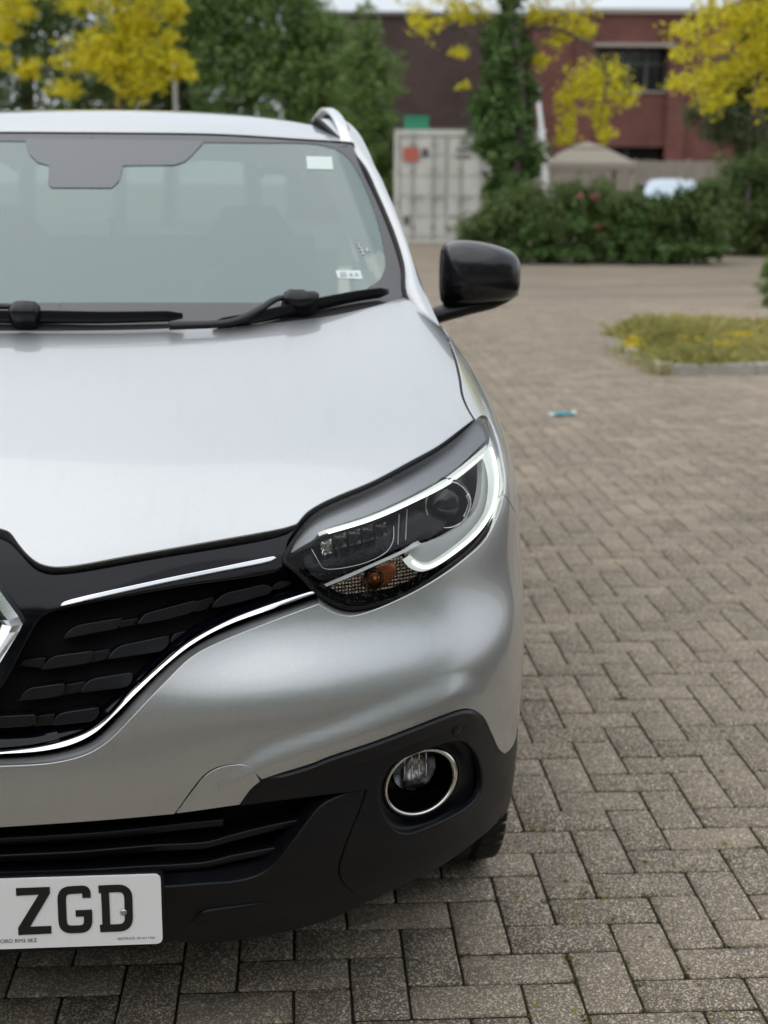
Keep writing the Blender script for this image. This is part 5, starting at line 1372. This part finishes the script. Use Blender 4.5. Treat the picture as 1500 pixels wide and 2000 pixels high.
# ------------------------------------------------------------------ planted island with kerb
def poly_at(pts, z): return np.array([at_z([p], z)[0] for p in pts])
K1, K2, K3, K4 = at_z([(1194, 660)], .06)[0], at_z([(1304, 716)], .06)[0], at_z([(1640, 712)], .06)[0], at_z([(1280, 630)], .06)[0]
m = pmat("kerb_concrete", (.27, .255, .235), .85); nt, ln, b = nodes(m); n1 = tex_noise(nt, ln, 12, 5, .65)
ln.new(ramp(nt, ln, n1.outputs["Fac"], [(.3, (.30, .28, .25)), (.7, (.46, .44, .40))]).outputs["Color"], b.inputs["Base Color"])
pmat("soil", (.17, .135, .085), .95, spec=.1)
isl = empty("kerb", tuple(np.r_[K2[:2], 0]), kind="structure")
def kerb_run(A, B, L=.45):
    d_ = (B-A)[:2]; n_ = max(1, int(round(np.linalg.norm(d_)/L))); a = math.atan2(d_[1], d_[0])
    for k in range(n_):
        c = A[:2]+d_*(k+.5)/n_; ln_ = np.linalg.norm(d_)/n_-.008
        g = box((0, 0, 0), (ln_, .12, .13)); o = g.build("kerb_stone", "kerb_concrete", isl)
        o.location = (c[0]-K2[0], c[1]-K2[1], .018+RNG.normal(0, .003)); o.rotation_euler = (RNG.normal(0, .01), RNG.normal(0, .008), a+RNG.normal(0, .006))
kerb_run(K1, K2); kerb_run(K2, K3, .9); kerb_run(K4, K1, .45)
K5 = at_z([(1700, 630)], .06)[0]
bed = np.array([K1, K2, K3, K5, K4]); bed[:, 2] = .045
Geo(bed, [tuple(range(5))]).build("flower_bed", "soil", None, kind="structure")
r = np.random.default_rng(61); n = 40000
Q = np.stack([r.uniform(bed[:, 0].min(), bed[:, 0].max(), n), r.uniform(bed[:, 1].min(), bed[:, 1].max(), n)], 1); Q = Q[inpoly(Q, bed[:, :2])]; Q = Q[np.sin(Q[:, 0]*5.1+Q[:, 1]*2.3)+np.sin(Q[:, 1]*4.3-Q[:, 0]*1.9)+r.normal(0, .7, len(Q)) > -.7]; n = len(Q)
hgt = r.uniform(.03, .10, n)*r.choice([.8, .9, 1.25], n)*(1+.8*np.clip(np.sin(Q[:, 0]*2.1)+np.sin(Q[:, 1]*1.7+1), 0, 2)*.5); a = r.uniform(0, 2*math.pi, n); lean = r.normal(0, .05, (n, 2)); w = .006
B0 = np.c_[Q, np.full(n, .04)]; dx = np.c_[np.cos(a)*w, np.sin(a)*w, np.zeros(n)]
V = np.stack([B0-dx, B0+dx, B0+dx*.7+np.c_[lean*.5, hgt*.6], B0+np.c_[lean*1.6, hgt]], 1).reshape(-1, 3)
tint = np.clip(r.normal(.5, .25, n)+.15*np.sin(Q[:, 0]*3), 0, 1)
raw_mesh("long_grass", V, np.arange(n*4).reshape(n, 4), "grass", None, np.repeat(tint, 4), kind="stuff", label="long dry grass growing in the kerbed island", category="grass")
cl2 = [(at_z([p], .13)[0], (.09, .10, .03)) for p in ((1303, 634), (1325, 622), (1240, 660), (1345, 660), (1432, 655), (1455, 655), (1236, 672), (1415, 672))]
leaves("flower_heads", cl2, 300, .035, "flower_yellow", None, 62, kind="stuff", label="yellow flower heads among the island's grass", category="flowers")
# weeds along the kerb foot
cl3 = [(at_z([p], .05)[0], (.14, .10, .06)) for p in ((1205, 682), (1260, 712), (1290, 720), (1240, 700), (1300, 700), (1340, 702), (1390, 700))]
leaves("kerb_weeds", cl3, 800, .03, "grass", None, 63, kind="stuff", label="weeds along the foot of the kerb", category="weeds")
# branch of a bush coming in from the right edge
b0 = at_z([(1560, 600)], 0)[0]
sh = empty("shrub", tuple(b0), label="light green shrub reaching in at the right edge above the grass island", category="shrub")
dd = float((b0-CAM)@FWD)
leaves("foliage", [(p-b0, r_) for p, r_ in cl(dd, (1498, 565, 16), (1500, 590, 14), (1497, 600, 10), (1530, 540, 40), (1560, 580, 50), (1500, 530, 14), (1505, 510, 12))], 2600, .05, "leaf_green", sh, 64)
limb([(0, 0, 0), (-.05, 0, .3), (-.1, 0, .7)], .02, .008).build("stem", "bark", sh)
# pale block courses marking the bays
pmat("pale_blocks", (.30, .27, .235), .85)
for (p1, p2, hw) in (((700, 582), (1480, 572), .06), ((1085, 618), (1330, 616), .055), ((860, 560), (1500, 553), .06), ((1225, 505), (1440, 520), .10)):
    a_, b_ = gnd(*p1), gnd(*p2); d_ = (b_-a_)/np.linalg.norm(b_-a_); q = np.array([-d_[1], d_[0], 0])*hw; up_ = np.array([0, 0, -.004])
    Geo([a_-q+up_, b_-q+up_, b_+q+up_, a_+q+up_], [(0, 1, 2, 3)]).build("bay_marking", "pale_blocks", None, kind="structure")
# moss and seedlings in the joints near the camera
mc = [(gnd(*p)+np.array([0, 0, -.003]), (.018, .016, .006)) for p in ((1438, 1905), (1340, 1905), (1345, 1892), (1420, 1680), (1485, 1655), (1150, 1718), (1148, 1745), (1068, 1742), (1062, 1762), (1192, 1822), (1225, 1880), (1245, 1925), (1125, 1915), (1115, 1880), (1308, 1846), (1420, 1850), (1480, 1960), (1250, 1975), (1268, 1750), (1130, 1670), (1145, 1990), (1210, 1360), (1215, 1365), (1110, 1870), (1355, 1990), (970, 1868), (906, 1866))]
mc += [(np.r_[G0+GP*(r.integers(-8, 30)*U2+(r.integers(-10, 40)+r.uniform(0, 1))*V2_), -.004], (.012, .012, .004)) for _ in range(170)]
leaves("moss", mc, 11000, .0062, "moss_green", paving, 65, 0, 0, .6, kind="stuff")
# fallen leaf bits and petals on the blocks
r = np.random.default_rng(77); bits = []
for _ in range(150):
    p = gnd(r.uniform(1000, 1520), 1990-1250*r.uniform(0, 1)**1.6); bits.append((p+np.array([0, 0, .002]), (.004, .004, .001)))
leaves("leaf_litter", bits, 190, .014, "flower_yellow" if False else "grass", paving, 66, 0, 0, .6, kind="stuff")
# ------------------------------------------------------------------ dropped wrapper
wp0 = gnd(1098, 812)
pmat("wrapper_teal", (.03, .30, .36), .4); pmat("wrapper_white", (.70, .74, .74), .45)
wr = empty("wrapper", tuple(wp0), label="crumpled teal and white wrapper lying on the block paving", category="wrapper")
r = np.random.default_rng(71)
def pouch(x0, x1, hw, hh, nx, seed):
    r_ = np.random.default_rng(seed); V = []; ny = 9
    for i in range(nx):
        t = i/(nx-1); x = x0+(x1-x0)*t
        for k in range(ny*2-2):
            a = 2*math.pi*k/(ny*2-2); V.append((x+r_.normal(0, .002), hw*math.cos(a)*(1+.15*math.sin(7*t))+r_.normal(0, .002), hh+hh*math.sin(a)*(.75+.3*math.sin(9*t+k))+r_.normal(0, .0015)))
    m_ = ny*2-2
    return Geo(V, [(i*m_+k, i*m_+(k+1) % m_, (i+1)*m_+(k+1) % m_, (i+1)*m_+k) for i in range(nx-1) for k in range(m_)]+[tuple(range(m_))[::-1], tuple((nx-1)*m_+k for k in range(m_))])
def turn(g, a): c_, s_ = math.cos(a), math.sin(a); return Geo(np.stack([g.V[:, 0]*c_-g.V[:, 1]*s_, g.V[:, 0]*s_+g.V[:, 1]*c_, g.V[:, 2]], 1), g.F)
flatten(turn(pouch(-.052, .062, .03, .013, 12, 1), .12)).build("sleeve", "wrapper_teal", wr)
flatten(turn(pouch(-.078, -.053, .026, .010, 5, 2), .12)).build("torn_end", "wrapper_white", wr)
flatten(turn(pouch(.063, .080, .034, .016, 5, 3), .12)).build("torn_end", "wrapper_white", wr)
# ------------------------------------------------------------------ shipping container
D = 34.0
c_l, c_r = pos(770, 465, D), pos(972, 465, D); c_l[2] = c_r[2] = 0
ex = (c_r-c_l); CW = np.linalg.norm(ex); ex /= CW; ey = np.array([-ex[1], ex[0], 0]); CH = 2.62
m = pmat("container_grey", (.6, .6, .57), .6); nt, ln, b = nodes(m); n1 = tex_noise(nt, ln, 2.2, 6, .65, stretch=(1, 1, .35))
ln.new(ramp(nt, ln, n1.outputs["Fac"], [(.3, (.52, .52, .49)), (.66, (.66, .66, .63)), (.8, (.52, .47, .41))]).outputs["Color"], b.inputs["Base Color"])
pmat("darker_grey", (.36, .36, .345), .6); pmat("label_red", (.50, .13, .09), .5); pmat("label_dark", (.10, .10, .11), .5)  # darker grey for the door fittings and the slim pole
ct_ = empty("shipping_container", tuple(c_l), label="pale grey shipping container with closed double doors and a red label", category="container")
ct_.rotation_euler = (0, 0, math.atan2(ex[1], ex[0]))
def cb(name, x0, x1, y0, y1, z0, z1, mat="container_grey", parent=None):
    return box(((x0+x1)/2, (y0+y1)/2, (z0+z1)/2), (x1-x0, y1-y0, z1-z0)).build(name, mat, parent or ct_)
cb("corner_post", 0, .10, 0, .12, 0, CH); cb("corner_post", CW-.10, CW, 0, .12, 0, CH); cb("header", .101, CW-.101, 0, .12, CH-.13, CH); cb("sill", .101, CW-.101, 0, .12, 0, .12)
cb("roof_panel", .0, CW, .121, 6.0, CH-.05, CH); cb("side_panel", 0, .05, .121, 6.0, .0, CH-.051); cb("side_panel", CW-.05, CW, .121, 6.0, 0, CH-.051)
for s_ in (0, 1):
    x0, x1 = (.11, CW/2-.012) if s_ == 0 else (CW/2+.012, CW-.11)
    dr = cb("door", x0, x1, .05, .09, .13, CH-.14)
    n_ = 4
    for k in range(5):                                   # flat door panels with recesses between
        za, zb = .13+(CH-.27)*k/5, .13+(CH-.27)*(k+1)/5
        cb("door_panel", x0+.04, x1-.04, .025, .0495, za+.05, zb-.05, "container_grey", dr)
    for fx in (.28, .72):
        xb = x0+(x1-x0)*fx
        o = tube(np.array([(xb, -.012, .08), (xb, -.012, CH/2), (xb, -.012, CH-.09)]), .022, 8, up=(0, 1, 0)).build("locking_bar", "darker_grey", dr)
        for z in (.4, 1.0, 1.7, 2.3): cb("bar_bracket", xb-.06, xb+.06, -.02, .0245, z-.04, z+.04, "darker_grey", dr)
        cb("bar_handle", xb-.02, xb+.28, -.05, -.036, 1.05, 1.09, "darker_grey", dr)
    for z in (.35, .95, 1.65, 2.25): cb("hinge", (x0-.05 if s_ == 0 else x1+.0), (x0 if s_ == 0 else x1+.05), -.02, .049, z-.05, z+.05, "darker_grey", dr)
cb("label_plate", .20, .56, -.040, -.036, CH-.72, CH-.40, "label_red"); cb("label_plate", .64, .80, .020, .024, CH-.62, CH-.42, "label_dark"); cb("label_plate", .22, .36, .020, .024, .42, .62, "label_dark")
cb("marking_code", 1.45, 1.95, .020, .024, CH-.50, CH-.42, "label_dark"); cb("marking_code", 1.45, 1.80, .020, .024, CH-.66, CH-.60, "label_dark")
# green crate on top of the container
pmat("crate_green", (.03, .25, .145), .5)
gc = empty("plastic_crate", tuple(c_l+ex*.22+ey*.25+np.array([0, 0, CH])), label="green plastic crate standing on the container roof", category="crate"); gc.rotation_euler = (0, 0, math.atan2(ex[1], ex[0]))
for nm, a in (("crate_wall", (0, .58, 0, .02, 0, .32)), ("crate_wall", (0, .58, .38, .40, 0, .32)), ("crate_wall", (0, .02, .021, .379, 0, .32)), ("crate_wall", (.56, .58, .021, .379, 0, .32)), ("crate_floor", (.021, .559, .021, .379, 0, .02)), ("crate_rim", (-.015, .595, -.016, -.001, .28, .33))): cb(nm, *a, "crate_green", gc)
# ------------------------------------------------------------------ buildings
def brick_wall_mat(name, a, b2, mort, scale=1.0):
    m = pmat(name, a, .85); nt, ln, b = nodes(m)
    tc = nt.new("ShaderNodeTexCoord"); br = nt.new("ShaderNodeTexBrick"); br.inputs["Scale"].default_value = 4.4
    br.inputs["Color1"].default_value = (*a, 1); br.inputs["Color2"].default_value = (*b2, 1); br.inputs["Mortar"].default_value = (*mort, 1)
    br.inputs["Mortar Size"].default_value = .025; br.inputs["Brick Width"].default_value = .95; br.inputs["Row Height"].default_value = .33
    mp = nt.new("ShaderNodeMapping"); mp.inputs["Rotation"].default_value = (math.pi/2, 0, 0); ln.new(tc.outputs["Object"], mp.inputs["Vector"]); ln.new(mp.outputs["Vector"], br.inputs["Vector"])
    n1 = tex_noise(nt, ln, .8, 5, .6); r_ = ramp(nt, ln, n1.outputs["Fac"], [(.3, (.75, .75, .75)), (.7, (1.2, 1.2, 1.2))])
    ln.new(mixc(nt, ln, 1, br.outputs["Color"], r_.outputs["Color"], 'MULTIPLY'), b.inputs["Base Color"])
brick_wall_mat("red_brick", (.125, .042, .033), (.165, .056, .043), (.13, .08, .07)); brick_wall_mat("purple_brick", (.068, .042, .040), (.092, .056, .050), (.08, .06, .055))
pmat("coping", (.33, .29, .26), .8); pmat("window_dark", (.012, .013, .015), .08, spec=.6); pmat("window_frame", (.10, .095, .09), .5); pmat("lead_roof", (.16, .15, .15), .7)
D = 50.0; bl_, br_2 = pos(1075, 470, D), pos(1338, 470, D); S_ = D/FPX
def zat(py, D=50.0): return pos(1200, py, D)[2]
rb = empty("red_brick_building", tuple(np.r_[bl_[:2], 0]), label="red brick two storey building with a wide dark upper window", category="building")
bd = (br_2-bl_)[:2]; BW = np.linalg.norm(bd); rb.rotation_euler = (0, 0, math.atan2(bd[1], bd[0]))
def xb(px): return (px-1075)/(1338-1075)*BW
def bb(name, x0, x1, y0, y1, z0, z1, mat, parent=None): return cb(name, x0, x1, y0, y1, z0, z1, mat, parent or rb)
zt = zat(38); w0, w1 = zat(182), zat(100); l0, l1 = zat(312), zat(288)
bb("wall", -.6, xb(1150), 0, 6, 0, zt, "red_brick"); bb("wall", xb(1292), BW+3.5, 0, 6, 0, zt, "red_brick")
bb("wall", xb(1150), xb(1292), .0, 6, w1, zt, "red_brick"); bb("wall", xb(1150), xb(1292), -.02, 6, l1, w0, "red_brick"); bb("wall", xb(1150), xb(1292), 0, 6, 0, l0-.6, "red_brick")
bb("pier", xb(1288), xb(1322), -.25, -.001, 0, w1+.9, "red_brick"); bb("pier", xb(1112), xb(1148), -.18, -.001, 0, w1+.4, "red_brick")
bb("parapet_coping", -.75, BW+3.6, -.15, 6.1, zt+.001, zt+.16, "coping")
bb("window_head", xb(1150)-.1, xb(1292)+.1, -.30, -.022, w1, w1+.12, "coping")
wi = bb("window", xb(1150), xb(1292), .62, .66, w0, w1, "window_dark")
for px in (1152, 1184, 1218, 1252, 1289): bb("mullion", xb(px)-.05, xb(px)+.05, .50, .60, w0, w1, "window_frame", wi)
bb("window_sill", xb(1148), xb(1294), -.12, .49, w0-.06, w0+.002, "coping", wi)
bb("transom", xb(1152)+.06, xb(1289)-.06, .52, .59, w0+(w1-w0)*.62, w0+(w1-w0)*.68, "window_frame", wi)
wi = bb("window", xb(1150), xb(1292), .52, .56, l0-.6, l1, "window_dark"); bb("mullion", xb(1220)-.04, xb(1220)+.04, .42, .50, l0-.6, l1, "window_frame", wi)
dk_l, dk_r = pos(560, 470, 53), pos(1085, 470, 53); dk = empty("brown_brick_building", tuple(np.r_[dk_l[:2], 0]), label="dark brown brick building with a flat roof behind the container", category="building")
bd = (dk_r-dk_l)[:2]; W2 = np.linalg.norm(bd); dk.rotation_euler = (0, 0, math.atan2(bd[1], bd[0])); zt2 = pos(800, 42, 53)[2]
cb("wall", 0, W2, 0, 8, 0, zt2, "purple_brick", dk); cb("roof_edge", -.1, W2+.1, -.15, 8.1, zt2+.001, zt2+.14, "lead_roof", dk)
cb("string_course", 0, W2, -.05, -.001, zt2*.45, zt2*.45+.12, "lead_roof", dk)
for px in (620, 690): x = (px-560)/525*W2; wi = cb("window", x-.6, x+.6, -.03, -.001, zt2*.58, zt2*.8, "window_dark", dk); cb("window_frame", x-.66, x+.66, -.06, -.031, zt2*.8, zt2*.8+.08, "window_frame", wi)
# bulkhead lamps on the wall
pmat("lamp_opal", (.80, .80, .78), .35)
for px, py, lab in ((1290, 257, "round white wall lamp low on the red brick building"), (1073, 93, "round white wall lamp beside the ivy at the building's corner")):
    p = pos(px, py, 49.3); o = lathe([(.001, -.08), (.12, -.06), (.16, 0), (.12, .07), (.001, .09)], p, (0, -1, 0), 18); g = o.build("wall_lamp", "lamp_opal", None, label=lab, category="lamp", group="white wall lamps")
    br3 = lathe([(.05, -.5), (.05, -.081), (.001, -.081)], p, (0, -1, 0), 10); br3.build("bracket", "window_frame", g)
# ------------------------------------------------------------------ board fence
D = 45.0; f0, f1 = pos(1030, 470, D), pos(1440, 470, D); f0[2] = f1[2] = 0; fd = f1-f0; FL = np.linalg.norm(fd); fh = pos(1200, 314, D)[2]
m = pmat("fence_wood", (.17, .15, .125), .85); nt, ln, b = nodes(m); n1 = tex_noise(nt, ln, 3, 5, .6, stretch=(8, 8, .5))
ln.new(ramp(nt, ln, n1.outputs["Fac"], [(.3, (.20, .178, .15)), (.7, (.32, .285, .24))]).outputs["Color"], b.inputs["Base Color"])
fe = empty("board_fence", tuple(f0), label="tall weathered wooden board fence behind the hedge", category="fence"); fe.rotation_euler = (0, 0, math.atan2(fd[1], fd[0]))
nb = 46; bw_ = FL/nb; proto = None
for k in range(nb):
    if proto is None: proto = box((0, 0, fh/2), (bw_-.012, .022, fh)); me0 = proto.build("board", "fence_wood", fe); me0.location = (bw_*.5, 0, 0); continue
    o = bpy.data.objects.new("board", me0.data); o.location = (bw_*(k+.5), RNG.normal(0, .006), RNG.normal(0, .012)); link(o, fe)
for z in (.35, fh*.55, fh-.2): cb("rail", 0, FL, .02, .07, z, z+.09, "fence_wood", fe)
for k in range(5): cb("post", FL*k/4-.05, FL*k/4+.05, .072, .17, 0, fh+.05, "fence_wood", fe)
# ------------------------------------------------------------------ garden gazebo
D = 41.0; gz = pos(1140, 470, D); gz[2] = 0; gw = 160/FPX*D; ze, zr = pos(1140, 320, D)[2], pos(1140, 278, D)[2]
pmat("canvas", (.27, .235, .19), .9); pmat("gazebo_post", (.34, .29, .22), .7)
ga = empty("gazebo", tuple(gz), label="beige canvas gazebo with a vented pyramid roof behind the hedge", category="gazebo")
h_ = gw/2
def pyr(h, z0, z1, h1): return [(-h, -h, z0), (h, -h, z0), (h, h, z0), (-h, h, z0), (-h1, -h1, z1), (h1, -h1, z1), (h1, h1, z1), (-h1, h1, z1)]
fc4 = [(0, 1, 5, 4), (1, 2, 6, 5), (2, 3, 7, 6), (3, 0, 4, 7)]
flatten(Geo(pyr(h_, ze, zr-.16, .42), fc4)).build("canopy", "canvas", ga); flatten(Geo(pyr(.50, zr-.17, zr, .01), fc4)).build("vent_cap", "canvas", ga); flatten(Geo(pyr(h_+.01, ze-.18, ze-.002, h_+.005), fc4)).build("valance", "canvas", ga)
for sx, sy in ((-1, -1), (1, -1), (1, 1), (-1, 1)): cb("post", sx*(h_-.12)-.06, sx*(h_-.12)+.06, sy*(h_-.12)-.06, sy*(h_-.12)+.06, 0, ze-.02, "gazebo_post", ga)
# ------------------------------------------------------------------ white post and cabinet beside the ivy
pmat("white_paint", (.72, .73, .72), .5)
D = 38.0; a_, b_ = pos(1063, 300, D), pos(1050, 180, D)
wpst = empty("white_post", tuple(np.r_[a_[:2], 0]), label="leaning white post beside the ivy clad trunk", category="post")
pb = np.r_[a_[:2], 0]; g = tube(np.array([pb+np.array([.15, 0, 0]), a_, b_]), np.array([.085, .08, .045]), 10, up=(0, 1, 0)); g.V -= pb; g.build("shaft", "white_paint", wpst)
g = tube(np.array([b_, b_+np.array([-.02, 0, .06])]), np.array([.10, .10]), 10, up=(0, 1, 0)); g.V -= pb; g.build("cap", "white_paint", wpst)
p = pos(1042, 300, 39); cabn = empty("white_cabinet", tuple(np.r_[p[:2], 0]), label="white cabinet half hidden between the ivy and the white post", category="cabinet")
zc0 = pos(1042, 258, 39)[2]
cb("cabinet_body", -.26, .26, -.2, .2, 0, zc0, "white_paint", cabn); cb("cabinet_lid", -.29, .29, -.23, .23, zc0+.001, zc0+.05, "lamp_opal", cabn); cb("cabinet_door", -.23, .23, -.215, -.201, .1, zc0-.06, "coping", cabn)
# ------------------------------------------------------------------ pale car behind the hedge
D = 31.0; w0_ = pos(1307, 470, D); w0_[2] = 0
pmat("pale_paint", (.50, .62, .76), .25, .1, 1.0)
wc = empty("parked_car", tuple(w0_), label="pale blue white car parked behind the hedge, only its roof in view", category="car"); wc.rotation_euler = (0, 0, math.radians(-5))
def loft(secs, n_=20, e=.55):
    V = []
    for y, zc_, hw, hh in secs:
        for k in range(n_):
            t = 2*math.pi*k/n_; c_, s_ = math.cos(t), math.sin(t); V.append((hw*math.copysign(abs(c_)**e, c_), y, zc_+hh*math.copysign(abs(s_)**e, s_)))
    m_ = len(secs); F = [(i*n_+k, i*n_+(k+1) % n_, (i+1)*n_+(k+1) % n_, (i+1)*n_+k) for i in range(m_-1) for k in range(n_)]+[tuple(range(n_))[::-1], tuple((m_-1)*n_+k for k in range(n_))]
    g = Geo(V, F); c_ = g.V.mean(0)
    return g if ((g.V-c_)*g.N).sum() > 0 else Geo(V, [f[::-1] for f in F])
hr_ = pos(1307, 349, D)[2]
loft([(-2.0, .55, .55, .22), (-1.95, .56, .74, .30), (-1.5, .60, .83, .36), (-.9, .62, .86, .38), (0, .63, .87, .38), (1.2, .63, .86, .39), (1.8, .62, .82, .38), (1.98, .60, .66, .30)]).build("body", "pale_paint", wc)
loft([(-.95, 1.0, .78, .02), (-.5, 1.12, .72, (hr_-1.0)*.40), (-.1, (hr_+.95)/2, .56, (hr_-.95)/2), (.6, (hr_+.95)/2, .57, (hr_-.95)/2), (1.3, (hr_+.9)/2, .55, (hr_-.98)/2), (1.7, 1.05, .66, .08)], 24, .5).build("cabin", "pale_paint", wc)
flatten(Geo([(-.60, -1.0, 1.02), (.60, -1.0, 1.02), (.52, -.22, hr_-.11), (-.52, -.22, hr_-.11)], [(0, 1, 2, 3)])).build("windscreen", "window_dark", wc)
for sx in (-1, 1):
    for y in (-1.25, 1.25): lathe([(.18, .09), (.28, .1), (.31, .06), (.31, -.06), (.28, -.1)], (sx*.76, y, .31), (sx, 0, 0), 24).build("wheel", "rubber", wc)
    lathe([(.10, 0), (.07, .04), (0, .05)], (sx*.55, -1.93, .68), (0, -1, 0), 16).build("headlamp", "lamp_white", wc)
    flatten(Geo([(sx*.745, -.45, 1.0), (sx*.745, 1.3, 1.0), (sx*.60, 1.1, hr_-.12), (sx*.60, -.1, hr_-.12)], [(0, 1, 2, 3)])).build("side_window", "window_dark", wc)
# slim grey pole behind the roof
p = pos(350, 470, 39); 
po_ = tube(np.array([(p[0], p[1], 0), (p[0], p[1], 2.5), (p[0], p[1], 4.6)]), np.array([.07, .06, .05]), 10, up=(0, 1, 0)).build("lamp_post", "darker_grey", None, label="slim grey post standing among the trees behind the roof", category="post")
lathe([(.001, 4.62), (.14, 4.66), (.16, 4.74), (.10, 4.84), (.001, 4.86)], (p[0], p[1], 0), (0, 0, 1), 14).build("lamp_head", "lamp_opal", po_)
